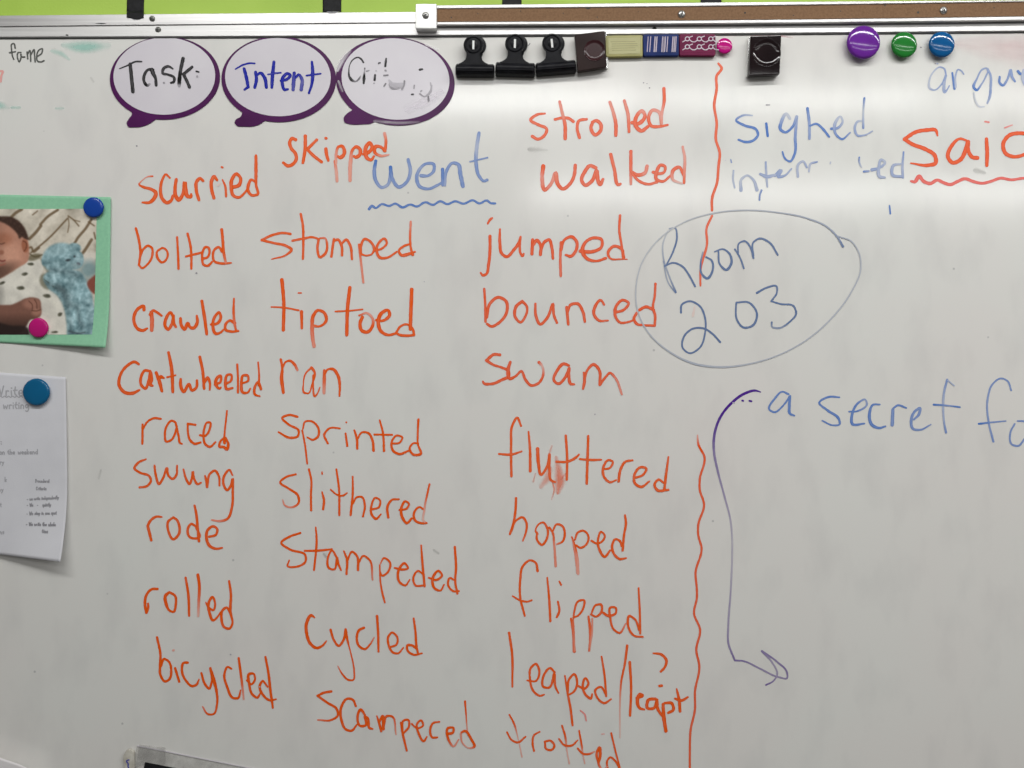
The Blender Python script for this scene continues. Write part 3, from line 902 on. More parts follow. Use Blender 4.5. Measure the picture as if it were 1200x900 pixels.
    faces = [(j * W + i, j * W + i + 1, (j + 1) * W + i + 1, (j + 1) * W + i) for j in range(ny) for i in range(nx)]
    me = bpy.data.meshes.new('photo_print')
    me.from_pydata(verts.tolist(), [], faces)
    ca = me.color_attributes.new('print', 'FLOAT_COLOR', 'POINT')
    c = img.reshape(-1, 3) / 255
    c = np.where(c <= 0.04045, c / 12.92, ((c + .055) / 1.055) ** 2.4) / 0.72
    c = np.clip(c, 0, .92)
    rgba = np.ones((c.shape[0], 4), np.float32); rgba[:, :3] = c
    ca.data.foreach_set('color', rgba.ravel())
    m, nt, b = nodes('photo_paper')
    a = nt.nodes.new('ShaderNodeAttribute'); a.attribute_name = 'print'
    nt.links.new(a.outputs['Color'], b.inputs['Base Color'])
    setp(b, rough=0.25)
    return link('photo_print', me, m, card, 'colour photograph of a sleeping baby beside a pale blue plush toy', None, True)
make_print()
g2 = 'round magnets pinning paper at the left'
button(110.0, 243.2, 0.0119, 0.0070, 'dark blue round magnet on the upper right corner of the mint card', srgb(20, 66, 156), g2, 0.2)
button(45.6, 384.2, 0.0115, 0.0068, 'magenta round magnet at the bottom of the baby photograph', srgb(180, 22, 112), g2, 0.2)
button(43.2, 459.4, 0.0158, 0.0080, 'teal blue round magnet holding the handwritten sheet of paper', srgb(8, 90, 132), g2, 0.2)

# ------------------------------------------------------------------ handwritten sheet
M_paper = mottled('white_paper', (0.65, 0.65, 0.69, 1), (0.68, 0.68, 0.72, 1), scale=40, rough=0.8, bump=0.1, bscale=900)
def paper_depth(px, py):
    u = max(0, px / 80); v = (py - 440) / 222
    d = 0.0011 + 0.0012 * (1 - math.cos(u * 2.6)) * .5 + 0.0015 * max(0, math.sin(v * 3.1)) 
    d += 0.020 * max(0, v - .55) ** 2 / .2025 * (0.25 + .75 * u)
    return d
def paper_xyz(px, py, off=0.0):
    d = paper_depth(px, py) + off
    k = 0.001 * (D - 0.0015) / D
    return Vector(((px - 600) * k, -d, H + (450 - py) * k))
note = empty('note_sheet', 'white paper sheet of pencilled writing notes curling away at its bottom corner', 'paper', P(20, 550, 0))
def note_pt(u, v):
    px = -60 + (137.4 + 2.6 * math.sin(min(1, v * 1.5) * 1.57)) * u
    py = (436.5 + 5.5 * max(0, px / 78)) * (1 - v) + (649 + 5.5 * max(0, px / 78)) * v
    return paper_xyz(px, py)
sheet('paper', 50, 60, note_pt, M_paper, note, 0.0003)

# tiny skeleton alphabet for the pencilled text (unit box, y down, x-height 0..1)
AB = {
 'a': (1.0, '.8,.15 .4,0 .1,.4 .2,.9 .6,.9 .85,.1 | .85,.7 1,1'), 'b': (.9, '.1,-.9 .1,.9 .5,1 .8,.6 .6,.15 .15,.3'), 'c': (.8, '.8,.2 .4,0 .1,.5 .4,1 .8,.85'),
 'd': (1.0, '.8,.3 .4,.1 .1,.5 .4,1 .8,.8 ; .85,-.9 .85,1'), 'e': (.85, '.1,.5 .7,.45 .6,.05 .2,.15 .1,.6 .4,1 .8,.85'), 'f': (.6, '.6,-.8 .3,-.8 .25,0 .25,1 ; 0,.1 .55,.05'),
 'g': (.95, '.8,.15 .4,0 .1,.4 .4,.8 .8,.3 | .8,1.3 .5,1.7 .1,1.5'), 'h': (.9, '.1,-.9 .1,1 ; .1,.4 .4,.05 .7,.3 .75,1'), 'i': (.35, '.15,.1 .2,1 ; .15,-.4 .18,-.38'),
 'k': (.8, '.1,-.9 .1,1 ; .7,.1 .1,.6 | .7,1'), 'l': (.35, '.15,-.9 .2,1'), 'm': (1.3, '.1,.1 .1,1 ; .1,.3 .35,.05 .55,.3 .6,1 ; .6,.3 .85,.05 1.1,.3 1.15,1'),
 'n': (.9, '.1,.1 .1,1 ; .1,.35 .4,.05 .7,.3 .75,1'), 'o': (.9, '.5,0 .1,.4 .3,.95 .7,.9 .8,.3 .5,0'), 'p': (.9, '.1,.1 .15,1.8 ; .12,.3 .5,0 .8,.4 .5,.95 .15,.7'),
 'q': (.9, '.8,.1 .4,0 .1,.5 .4,.9 .8,.4 ; .8,.1 .8,1.7'), 'r': (.65, '.1,.1 .15,1 ; .12,.4 .35,.05 .6,.15'), 's': (.75, '.7,.1 .3,0 .15,.3 .6,.6 .5,.95 .1,.9'),
 't': (.6, '.3,-.6 .3,.8 .55,1 ; 0,.05 .6,0'), 'u': (.9, '.1,.1 .15,.8 .5,1 .75,.6 .75,.1 | .8,1'), 'v': (.8, '.1,.1 .4,1 | .75,.1'), 'w': (1.2, '.1,.1 .3,1 | .55,.3 | .85,1 | 1.1,.1'),
 'y': (.85, '.1,.1 .4,.8 ; .8,.1 .4,1.2 .1,1.7'), 'P': (.95, '.1,-.8 .15,1 ; .1,-.75 .6,-.8 .75,-.3 .2,.1'), 'C': (1.0, '.9,-.5 .5,-.8 .1,0 .4,.95 .95,.8'), 'W': (1.5, '.05,-.8 .4,1 | .7,-.3 | 1.0,1 | 1.4,-.8'),
 '-': (.8, '.15,.45 .6,.45'), ' ': (.7, ''), ':': (.5, '.2,.2 .22,.22 ; .2,.9 .22,.92'), 'I': (.6, '.3,-.8 .3,1'), 'L': (.9, '.1,-.8 .1,1 | .8,.95'),
}
def pencil(lines, parent):
    for ln in lines:
        pencil_line([ln], parent)
def pencil_line(lines, parent):
    groups_all = []
    V, F, U, A = [], [], [], []
    for text, x, y, xh, w, al, slant in lines:
        cx = x
        wf = .82 if xh < 2.4 else 1.05
        out = []
        for ch in text:
            adv, sk = AB.get(ch, AB[' '])
            if sk:
                for st_ in sk.split(';'):
                    out.append(' '.join('|' if t == '|' else '%.2f,%.2f' % (cx + float(t.split(',')[0]) * xh * wf + random.uniform(-.12, .12), y + float(t.split(',')[1]) * xh + (cx - x) * slant + random.uniform(-.12, .12)) for t in st_.split()))
            cx += (adv + .22) * xh * wf
        groups_all.append((0, 0, 1, w * 1.1, al * .78, ' ; '.join(out)))
    me = stroke_mesh('pencil_notes', groups_all, 0.0, step=0.0)
    # lay the strokes onto the curling paper
    k = 0.001
    for v in me.vertices:
        px = v.co.x / k + 600; py = 450 - (v.co.z - H) / k
        v.co = paper_xyz(px, py, 0.0004 + (-v.co.y) * .5)
    return link('pencil_note', me, INK['p'], parent)
pencil([
 ('Write', -5, 457.5, 6.4, 1.3, .5, -.01), ('writing', 4, 474.2, 4.6, 1.2, .5, 0), ('s:', -2, 517, 3.4, 1.0, .5, 0),
 ('find on the weekend', -14, 529.5, 2.9, .95, .55, -.01), ('story', -8, 541, 2.8, .9, .5, 0), ('all I (k)', -11, 561.5, 2.8, .9, .5, 0), ('graphy', -14, 573, 2.8, .9, .5, 0),
 ('list', -5, 591, 2.8, .9, .5, 0), ('ens', -2, 622.5, 2.8, .9, .5, 0),
 ('Procedural', 42.5, 563, 2.0, .8, .7, .02), ('Criteria', 43.5, 571.8, 2.1, .8, .7, .01), ('- we write independently', 33, 584.2, 1.9, .85, .75, -.055), ('- We   -   quietly', 33, 591.2, 2.0, .85, .8, -.02),
 ('- We stay in one spot', 33, 601, 2.05, .85, .8, -.03), ('- We write the whole', 33, 613.2, 2.15, .9, .85, .0), ('time', 53, 621, 2.3, .9, .8, 0)], note)
under = stroke_mesh('pencil_underline', [(0, 0, 1, .9, .45, ' '.join('%.1f,%.1f' % (-4 + i * 2.4, 464.6 + (1.0 if i % 2 else -.4)) for i in range(14)))], 0.0)
for v in under.vertices:
    v.co = paper_xyz(v.co.x / .001 + 600, 450 - (v.co.z - H) / .001, 0.0004)
link('pencil_underline', under, INK['p'], note)

# ------------------------------------------------------------------ bottom left: curled paper corner, laminated card
pc_ = empty('paper_sheet', 'white paper corner curling up at the bottom left corner of the board', 'paper', P(0, 910, 0))
def corner_pt(u, v):
    px = -60 + 112 * u
    top = 884 + 0.0 + max(0, px + 12) * 0.34 + 7 * max(0, u - .72) ** 1.5 * 6
    py = top + 70 * v
    d = 0.016 + 0.006 * (1 - v)
    return P(px, py, d)
sheet('paper', 30, 24, corner_pt, mottled('corner_paper', (0.82, 0.79, 0.80, 1), (0.86, 0.83, 0.84, 1), scale=60, rough=0.75), pc_, 0.0004)

M_plastic = bpy.data.materials.new('laminate_film'); M_plastic.use_nodes = True
_b = M_plastic.node_tree.nodes['Principled BSDF']
_n = M_plastic.node_tree.nodes.new('ShaderNodeTexNoise'); _n.inputs['Scale'].default_value = 70; _n.inputs['Detail'].default_value = 3
_tc = M_plastic.node_tree.nodes.new('ShaderNodeTexCoord')
M_plastic.node_tree.links.new(_tc.outputs['Object'], _n.inputs['Vector'])
_r = M_plastic.node_tree.nodes.new('ShaderNodeMapRange'); _r.inputs['From Min'].default_value = .35; _r.inputs['From Max'].default_value = .7
_r.inputs['To Min'].default_value = .10; _r.inputs['To Max'].default_value = .26
M_plastic.node_tree.links.new(_n.outputs[0], _r.inputs[0]); M_plastic.node_tree.links.new(_r.outputs[0], _b.inputs['Alpha'])
_b.inputs['Base Color'].default_value = (0.5, 0.49, 0.47, 1); _b.inputs['Roughness'].default_value = .12
_bu = M_plastic.node_tree.nodes.new('ShaderNodeBump'); _bu.inputs['Strength'].default_value = .5; _bu.inputs['Distance'].default_value = .002
M_plastic.node_tree.links.new(_n.outputs[0], _bu.inputs['Height']); M_plastic.node_tree.links.new(_bu.outputs[0], _b.inputs['Normal'])
lam = empty('laminated_card', 'clear laminated pouch with a black card inside, cut off by the bottom edge', 'card', P(215, 900, 0))
plate('plastic_pouch', rot(rrect(160.5, 873.5, 330, 990, 3), (160.5, 873.5), 11.3), 0.0006, 0.0009, M_plastic, lam, dref=0.0009, bevel=0.0002, seg=1)
plate('pouch_rim', rot([(160.5, 873.3), (330, 873.3), (330, 874.3), (160.5, 874.5)], (160.5, 873.5), 11.3), 0.0007, 0.0012, M_lav, lam, dref=0.0012)
plate('black_card', rot(rrect(173.5, 891.0, 320, 980, 1), (160.5, 873.5), 11.3), 0.0011, 0.0016, M_tape, lam, dref=0.0016)
plate('tape_patch', rot([(163, 872.2), (194, 870.5), (196.5, 890), (176, 893), (163, 899)], (160.5, 873.5), 9), 0.0012, 0.0014, M_plastic, lam, dref=0.0014)
M_wad = mottled('yellowed_putty', (0.45, 0.42, 0.35, 1), (0.62, 0.60, 0.54, 1), scale=120, rough=0.35, bump=.5, bscale=200)
wad = empty('tape_wad', 'small crumpled clear tape wad with blue ink beside the laminated pouch', 'tape', P(150, 892, 0))
plate('tape_lump', [tuple(p) for p in catmull([(146, 882), (151, 878.5), (156, 881), (157, 890), (155.5, 904), (149, 906), (146.5, 898), (144.5, 889)], 4, True)], 0.0005, 0.0042, M_wad, wad, dref=0.004, bevel=0.0014, seg=3, smooth=True)
write('ink_squiggle', wad, 'n', [(0, 0, 1, 1.5, .8, "151,890.5 148.2,892 150.2,895 150,898 152.5,903,2")], d=0.0045)
# ------------------------------------------------------------------ handwriting on the board
def word(text, mat, groups, what='word', name='handwritten_word', **kw):
    return write(name, board, mat, groups, label=what, **kw)

word('scurried', 'o', [(155, 170, 8, 3.8, .88, """190,292,2 150,295,1.5,.7 100,325,1.2,.6 65,370,2 110,395,3 180,415,3.5 222,450,4.3 205,500,4.3 160,538,3.6 95,538,2.2;
352,308,2.2 315,275,2.5 280,330,3 265,420,3.5 280,500,4 325,540,4 365,520,3.5 380,475,3;
412,322,3.5 402,400 405,470,4.3 435,515,4.3 470,470 492,345,4.3 500,420,4.6 520,480,4.3 550,485,3.5 552,460,2.6;
625,515,3.3 600,420 605,340 635,312,3.5 665,335,3; 765,495,3.6 745,420 745,330 765,295 795,328,3;
845,325,1.5 870,380,2.5 880,482,2.5; 838,205,2.2 850,212,2; 800,380,2.5,.18 825,360,2,.15;
940,395 1000,375,4 1015,310,3.5 975,270,3.5 935,320,4 928,400,4 950,475,3.5 1000,490,3 1050,450,2.5 1078,415,2;
1155,345,2.6 1115,325,3 1090,370,3.5 1085,425,3.5 1120,470,3 1175,460,3 1162,380,3 1160,240,3.6 1160,100,3.3""")], 'orange word scurried')
word('skipped', 'o', [(320, 150, 8, 3.8, .88, """212,110 180,98 158,125 170,190 210,240 218,290 190,335 140,355 95,325,3;
302,75 300,200 280,325,3.4; 410,110,3 320,200,3.5 | 380,260,3.5 455,318,3.3; 495,195 502,250 518,305,3; 492,95,3 500,97,3;
578,310,2.5 592,400,3.5,.55 600,498,3.2,.6; 590,330,3,.6 592,240,3,.65 615,175,3 645,170,3.5 668,210,4 660,255,4 625,275,4 608,265,2.5;
722,492,3.6,.6 722,400,4,.6 730,280,4,.65 742,210,3 780,175,3.5 815,200,4 812,250,4 770,272,3.5 758,262,2.5;
845,245,3 890,230,4 930,180,4 905,140,4 875,170,4.3 865,230,4.6 885,285,4 920,298,3.3 945,265,2.5;
1045,215,3.3 1015,180,3 960,175,4 955,230,3.5 1010,260,3,.7 1085,250,1.8,.6; 1045,50,3.5,.55 1058,110,3.2,.8 1050,215,3.4""")], 'orange word skipped')
word('went', 'b', [(420, 145, 6, 4.0, .74, """122,262,3.4,.9 112,330 122,400 165,448,3.4,.65 205,430,3.4,.6 225,370 226,305,3.6,.9; 226,305,3.6,.85 240,390 285,445,3.8 335,415,3.6 365,340,4,.65 350,252,3.6;
440,365,4 490,365,3 530,330,3.5 528,285,3.5 480,280,3 430,320,3.6,.65 410,380,4 430,440,4 490,458,3 550,435,3 595,410,2.5;
592,320,3.5,.85 592,432,3; 608,432,3,.6 620,330,3.5 665,275,3.2 700,285,4 718,360,4.6 735,440,4.2;
848,65,3.8 832,170,4,.48 828,280,4 850,370,3.6 885,403,3 905,395,3.3; 785,267,1.8 850,252,1.8 908,238,1.8""")], 'large faded blue word went')
word('went underline', 'b', [(420, 145, 6, 2.4, .82, "75,600,3 95,578,3 120,592 165,565 215,578 260,562 310,588,2.8 365,568 410,582 470,552 525,570 575,545 625,565 680,545 740,562 805,538 850,560 905,540 930,558 962,560")], 'blue wavy underline below the word went', 'wavy_underline')
word('strolled', 's', [(605, 95, 6, 3.4, .86, """202,228,2.2 150,235,3 100,275 150,305 215,340 200,380 150,408 112,388;
272,270,3 330,258 375,265 402,285; 445,398,3.6 428,330 440,280 495,268,3; 540,285 525,330,3.8 555,378,3.8 592,350,4 592,300,4 560,278,3.8 535,290;
815,292,4 855,300,4.4 905,240,4,.8 885,210,4,.7 845,250,4.2 838,310,4.6 880,350,4.2 925,320,3.6;
1020,300,3 1000,215,4,.6 960,205,4,.65 930,260,3.8 950,315,3.8 1000,320,3.4 1065,308,2.2"""),
 (605, 95, 6, 3.6, .86, "305,145,3.2,.75 325,230,3.6,.7 342,300,4 344,405,3.8; 658,148,3.4,.7 685,230,3.8,.7 700,300,4 700,380,4; 760,138,3.4,.75 785,230,3.8,.75 793,355,3.2; 1038,52 1040,140,3.6 1022,240,3.2,.6 1022,298,3,.7")], 'orange-red word strolled')
word('walked', 's', [(620, 165, 6, 3.8, .84, """100,178,4.6,.95 92,260,4.2,.7 110,345,4.2 150,310,3.8,.7 188,225,4.2,.75 200,300,4.6 235,338,4 290,300,3.8 318,240,3.8 325,172,3.8;
470,190,4 430,175,4 390,220,4.2 370,280,4 395,312,4 440,285,4.2 475,210,4.2 485,280,4.6 500,308,4.2 520,270,3.2;
574,95,3.8 600,200 635,308,3.3 645,302,2.8; 716,75,3.6 716,190,3.6 716,305,2.8,.7; 830,178,4,.75 815,225,4,.75 765,240,4 718,215,3; 725,230,3 770,280,3.2 840,305,3 900,290,3;
872,220,3.8 900,230,3.5 950,220,3 955,180,3.4 925,170,3.5 900,210,4 895,270,4 940,285,3 995,245,2.6;
1085,240,3 1055,185,3.6 1015,205,4 1010,270,3.2,.6 1075,300,2.2,.3; 1080,42,2.6,.6 1095,120,3.2,.6 1092,220,3.2,.75 1090,295,3""")], 'orange-red word walked')
word('bolted', 'o', [(155, 255, 10, 2.7, .9, """42,125 75,250,3 95,400 78,555,2.6 | 110,590,2.4 180,545,2.4 235,440 225,350 185,330,2.8 130,370 95,450,2.4;
350,355,2.2 290,400,2.4 300,480,3 350,525,2.6 405,480,2.4 410,400,2.4 370,358,2.2 350,355,2; 525,230,2.4 535,400 542,600,2.8;
648,188 680,320,2.8 692,450 692,598,2.6; 628,455,2.4 710,435,2.6 820,408,2.4; 830,480 880,465 905,400 890,350 860,345 825,400 820,480,2.8 835,550,2.8 880,565,2.8 935,520,2.4;
1050,400 1015,345 960,380 945,450 960,510 1030,535 1110,535,2.4 1162,530,1.6; 1048,140,3.2 1060,260,3.2 1070,400,3.2 1095,525,2.8,.75""")], 'orange word bolted')
word('stomped', 'o', [(300, 240, 6, 2.8, .88, """242,205,2.8 200,198 110,215 40,248 | 130,270 215,290,3 250,315,3.2 215,350,2.4 110,382,1.4; 315,65 330,150,2.8 333,250,2.8 330,380,2.6; 255,252,2.4 330,238,2.6 400,228,2.4 440,240,2.2;
440,245 432,310,2.8 450,368,3 485,345,3 500,280,2.6 485,235,2.2,.75 450,235,2; 530,365,2.8 540,290 548,240,2.6; 545,255,2.4 575,245,3 602,290,3 605,355,2.8; 605,270,2.4 635,245,3 660,280,3 675,382,2.6;
725,280,2.8 738,400,2.6,.75 755,545,2.4,.7; 738,345,2.2 770,356,2 815,345,2 830,318,2.8 800,255,2.8 765,240,2.8 738,290,2.8 738,340,2.6;
835,318,2.8 880,310,2.4 920,265,2.6 905,238,2.6 865,265,2.8 848,320,3 870,370,3.2 920,372,2.6 990,330,2;
1085,275,2.2 1040,290,2.6 1005,325,2.6 1020,352,3.2 1075,345,3.4 1118,330,2; 1088,118,2.4,.7 1085,270,2.6 1090,310,2.6 1102,350,3.2""")], 'orange word stomped')
word('jumped', 's', [(560, 240, 6, 3.4, .88, """85,220 85,320 75,420 55,490,3 35,495,3 20,478,2.2; 70,132,2.2 85,105,2.8 102,92,2;
155,172,2.2 155,270 170,345 200,365 250,320 295,250,3.2 300,225,2.4 | 295,300,2.8 300,340,2.8 315,358,3.2 322,345,2.4; 385,245,3.6 380,345,3.6; 385,290,3 415,250,4 440,280,3.6 440,350,3.6; 442,320,3 470,260,3.4 500,245,3.4 520,300,3.4 528,378,2.8;
585,265,3 580,370,3,.8 583,500,3,.8; 585,320,3 610,245,3 660,225,3.6 695,260,3.6 690,320,3.4 650,362,3.4 618,352,2.4;
720,325,4.2 800,330,3.8 870,295,3.4 870,245,3.4 815,232,3.4 755,265,3.4 735,320,4.4 770,380,3.8 830,395,2.8 900,375,3;
1025,370,3.6 1010,310,3.4 960,290,3.2 915,340,3.2 930,375,2.4 1000,382,1.6 1050,382,1; 1000,75,2.8 995,180,2.8 1010,280,2.6 1022,370,2.8""")], 'orange word jumped')
word('bounced', 's', [(555, 330, 5, 3.2, .86, """62,42,2.6 68,130,2.8 70,235,2.8; 78,210,2.8 95,130,3.4 145,92,3.4 190,115,3.6 195,175,3.4 150,240,3.2 100,262,3 80,248,2.8; 285,115,3.2 250,145,3.6 245,210,3.2 275,238,2.8 305,200,2.8 312,145,2.8 285,115;
362,130,2.6 365,200 390,250,3.2 430,215 465,130,2.8 470,195,3 488,240,2.8; 545,150,3.2 555,250,3; 548,190,2.4 570,135,3.2 610,130,3.4 640,175,3.4 652,235,2.8; 765,135,2.4 745,108,2.8 715,140,3.4 705,190,3.4 735,228,2.8 788,228,2;
830,180,3.2 880,165,3 908,125,3 875,108,3 835,145,3.4 830,200,3.2 860,240,2.8 900,238,2.4 940,225,2.2;
1055,165,3.2 1010,148,3.4 968,168,3,.9 ; 955,185,3.2 940,215,3.2 960,250,3 985,254,2.4; 1000,256,2.4 1062,258,2.6 | 1062,190,3 1052,160,2.8 1062,80,2.6 1066,12,2.6""")], 'orange word bounced')
word('crawled', 'o', [(150, 340, 8, 3.6, .9, """150,185,3.8 145,152,3.8 100,170 60,230 60,310 95,365 140,378,3.4 180,358,2.4; 222,375,4.2,.8 225,290,4.6,.8 218,210,4.2; 205,230,3 235,192,3 275,210,3 315,240,2.6;
425,250,3.4 400,210,3.2 355,270,3.6 350,340,3.6 375,368,3.4 410,320,3.4 425,240,3.4 | 430,310,3.4 448,345,2.8; 492,265,3.2 500,330 530,368 560,310 585,350,3.4 610,355 650,300 645,242,2.8;
692,102,3.2 715,240,3.8 738,412,3.2; 778,322,2.8 840,310,3.2 870,250,3.2 855,208,2.8 820,240,3.2 795,320,3.4 825,408,3.4 870,395,2.6 895,370,2;
1000,310 955,285,2.8 915,320,3 915,370,3.2 970,388,2.8 1035,382,2.2; 993,78,2 990,200,2.8 1000,320,2.8,.8 1015,385,2.4""")], 'orange word crawled')
word('tiptoed', 'o', [(310, 320, 6, 3.8, .9, """122,48,4.2 135,200,3.8 132,400,3.8; 48,238,1.6 140,243,2 240,262,2; 260,272,3.8 262,388,2.8; 238,140,1.8 258,140,1.4;
345,370,3,.8 385,375,2.4 435,330,3.4 415,275,3.4 375,262,3.2 345,295,3.8 335,380,4.2,.8 340,470,4,.75 348,515,3.8,.7; 600,102,4 585,230,4 578,435,3.8; 498,270,1.9 590,265,1.9 690,255,1.7;
665,298,1.8 720,282,2.6,.6 760,320,3,.7 760,370,3.4 720,415,3.8 685,405,3.8 672,350,3.8 688,310,3.8; 785,330,2.8 830,335,2.8 880,290,3.8 870,262,3.2 820,285,4.2 800,350,4.2 820,410,3.8 870,435,3 920,425,2.6;
925,420,2.8 955,375,2.4 1000,360,2.4 1040,390,2.8 1052,435,2.8 | 1000,440,2.8 940,430,2.8 925,420,2.4; 1035,115,4 1030,250,4 1025,395,3.8""")], 'orange word tiptoed')
word('cartwheeled', 'o', [(130, 410, 6, 3.2, .9, """195,100,3 170,85 110,115 65,180 58,250,3.8 100,300,3.8 150,305,3.8 200,282,2.4; 275,150 240,145,3 212,190 215,250 240,272 265,220 278,155 285,210,3.8 278,245,3.8 292,252,2.8;
318,160,3.4 340,220,4.2 358,290,3.2; 335,215,2.8 350,190,4.2 372,198,2.2; 405,18 425,120,3.8 435,295,3.4; 395,192,2.2 455,178,1.8; 490,205,2.8 490,250,3.8 510,295,3.4 550,240 570,285 600,265,3.2 605,215,2.8;
625,50,3.2 645,150,3.4 655,272,3.2; 658,230,2.8 680,195,3.4 695,230,2.8 695,280,2.2; 730,245,2.4 770,225,2.8 770,180,2.8 745,200,3.6 740,250,3.6 765,272,2.4 775,262,2;
805,240,2.8 845,215,2.6 845,175,2.6 820,175,2.8 805,220,3.2 815,275,3.2 855,268,2.4; 888,102,2.4 893,200,2.4 893,298,2.6; 925,235,2.2 965,215,2.4 960,180,2.8 930,180,2.8 918,230,3.2 930,300,3.2 960,300,2.4 980,272,2;
1045,325,2 1015,315,2.8 1012,260,2.8 1035,225,2.4 1055,275,3.2; 1035,88,2 1042,180,2.2 1040,250,2.8""")], 'orange word cartwheeled')
word('ran', 'o', [(310, 410, 10, 2.8, .9, """190,112,2.8 208,210,2.8 200,320,4 220,500,3.4; 210,220,2 250,140,2.2 300,128,2.8 350,170,3.2 385,235,2.6,.75; 545,210,2.2 480,280,1.8 455,400,1.5 465,500,2.4 510,510,1.8 555,410,1.8 582,250,2.8 550,208,3.2;
572,300,2.4 570,440,2 590,545,2.2 620,510,1.6 648,440,1.4; 700,240,2.8 700,340,3.8,.85 697,505,3.2,.65; 705,290,2 740,230,2.4 800,225,3.2 860,300,3.6 882,420,2.8 878,538,2.2""")], 'orange word ran')
word('swam', 's', [(560, 405, 6, 3.4, .86, """155,65,3.2 115,62 60,105 | 110,135,2.8 170,155,2.8 215,180,3.6 215,215,3.6 170,240,3.4 90,270,3 40,262,2.8 35,250,2;
228,115,3 212,175,4.2 225,232,3.6 265,215,2.8 305,180,2.8 335,240,3.2 375,280,3 425,265,3 460,200,2.8,.8 450,140,2.6,.5 430,118,3.6; 640,140,2.8 605,128,3.4 555,180,3.4 535,245,3 565,268,3.2 610,230,3.2 642,160,3.2 | 640,220,3.4 655,270,3.2 678,272,2.2;
745,190,2.2 750,250 740,302,2.8; 748,240,2.4 775,165,2.8 815,132,3.4 850,165,3.4 858,275,3.2 | 895,225,2.8 930,192,2.8 965,225,2.8,.75 1012,342,2.4,.7""")], 'orange word swam')
word('raced', 'o', [(155, 475, 10, 2.5, .92, """120,225,2.4 120,340,2.6 118,450,2.6; 125,280,2 180,190,2.3 260,150,2.6 332,158,2.6; 520,250 500,195 460,180 410,230 382,340,2.6 400,425 450,410 505,320 520,250,2.3 | 545,370 565,445 585,452,2;
740,228,2.5 650,215,2.5 | 652,310,2.3 680,410,2.8 730,450,2.8 800,435,2.5; 795,350,2.8 845,360,2.6 910,270,2.5 910,200,2.5 880,200,2.3 845,270,2.5 835,370 860,460,2.8 910,485,2.8 975,430,2;
1110,65,2 1095,200,2.1 1080,360,2.3 1080,440,3.6; 1080,370,2 1030,430,2.5 1020,480,2.8 1075,490,3.2 1110,515,3.4 1125,460,3 1095,380,2.3""")], 'orange word raced')
word('sprinted', 'o', [(320, 475, 6, 2.6, .92, """172,80 110,68 65,88 110,135 180,180 175,215 120,228,2.8 38,188,2; 205,175,2 225,280,2.2 240,410,2; 210,165,1.9 225,115,2 270,112,2.2 320,165,2.6 315,220,2.6 280,242,2.4 240,225,1.8;
385,268,2.4 360,205,2.6 400,160,2.2 470,162,2; 510,198,2.2 522,285,2.6; 514,118,1.8 516,121,1.8; 572,175,2.2 590,240,2.8 592,305,2.6; 594,235,2 625,190,2.2 670,195,2.6 700,250,2.8 706,318,2.8;
750,105,2 772,190,2.4 780,320,2.6; 712,205,2.2 838,207,2; 840,268,2.2 890,262,2.2 908,225,2.2 870,212,2.2 835,255,2.4 845,320,2.8 890,342,2.8 950,320,2.2; 1020,270,2 990,265,2 960,305,2.4 985,345,2.8 1040,340,2.8 1020,280,2.2 1018,180,2.2 1022,100,2.6""")], 'orange word sprinted')
word('fluttered', 'o', [(575, 485, 5, 2.8, .88, """178,70,2.4 155,22 130,60 120,180 120,280 122,365; 48,235,2.2 120,238 182,220,1.9; 222,105,2 230,200 232,335,3.2; 275,205,4 280,290,3.6 295,358,2.8 330,310 345,238,2.8 | 345,330 355,390,2.8 378,400,2.2;
440,128,2.8 448,250 446,385,2.8; 385,280,2.4 450,280 500,255 518,238,1.9; 572,130 568,250,3 563,408,3; 522,265,2.2 600,270 648,268,1.9; 658,325,2 700,315,2.4 715,280,2.4 690,270,2.4 665,300 665,370,2.8 700,400,2.6 735,388,1.9;
750,395,3 760,330,3 790,280,2.8 832,272,2.2; 845,375,2.6 895,355,2.6 912,320 880,312 845,350,2.8 845,405,3 880,428,3 930,395,1.9; 1015,405,2.2 985,385,2.6 960,415 975,445,3.2 1042,445,2.4; 1042,252,1.9 1030,340,2.8 1018,440,2.8""")], 'smudged orange word fluttered')
word('smear', 'r', [(575, 485, 5, 12, .4, "385,260,6,.3 400,340,13,.5 405,400,15,.62 395,450,9,.5; 345,330,9,.35 330,380,11,.4 300,420,8,.25; 358,190,3,.35 340,240,4,.3; 362,400,3,.6 372,440,3,.6 358,500,2,.3; 262,350,2,.4 250,395,3,.35; 415,380,4,.4 440,350,2,.3")], 'orange finger smear across the word fluttered', 'marker_smudge', kind='stuff')
word('swung', 'o', [(150, 535, 8, 2.7, .9, """168,25,2 100,55 60,110 110,150 200,185 215,225 180,275 108,290,2.4; 248,85,2.4 262,180 290,258,2.8 330,200 365,108 380,180 420,210,2.8 450,180 460,85,2.2; 520,120,2 545,210 575,258,2.8 600,200 607,140,2.8 620,210 655,258 685,245,2;
722,180,2 738,240,3.2 742,285,3; 745,270,2.2 770,160,2.6 815,132,2.8 850,180,2.6 858,272,2.2; 980,175,2 950,125,2.4 905,175,2.8 895,260,2.8 930,315,2.8 965,270,2.8 980,205,2.8 982,330 975,470,2.8 930,585,2.8 860,605,2.6,.75 785,595,1.8,.7""")], 'orange word swung')
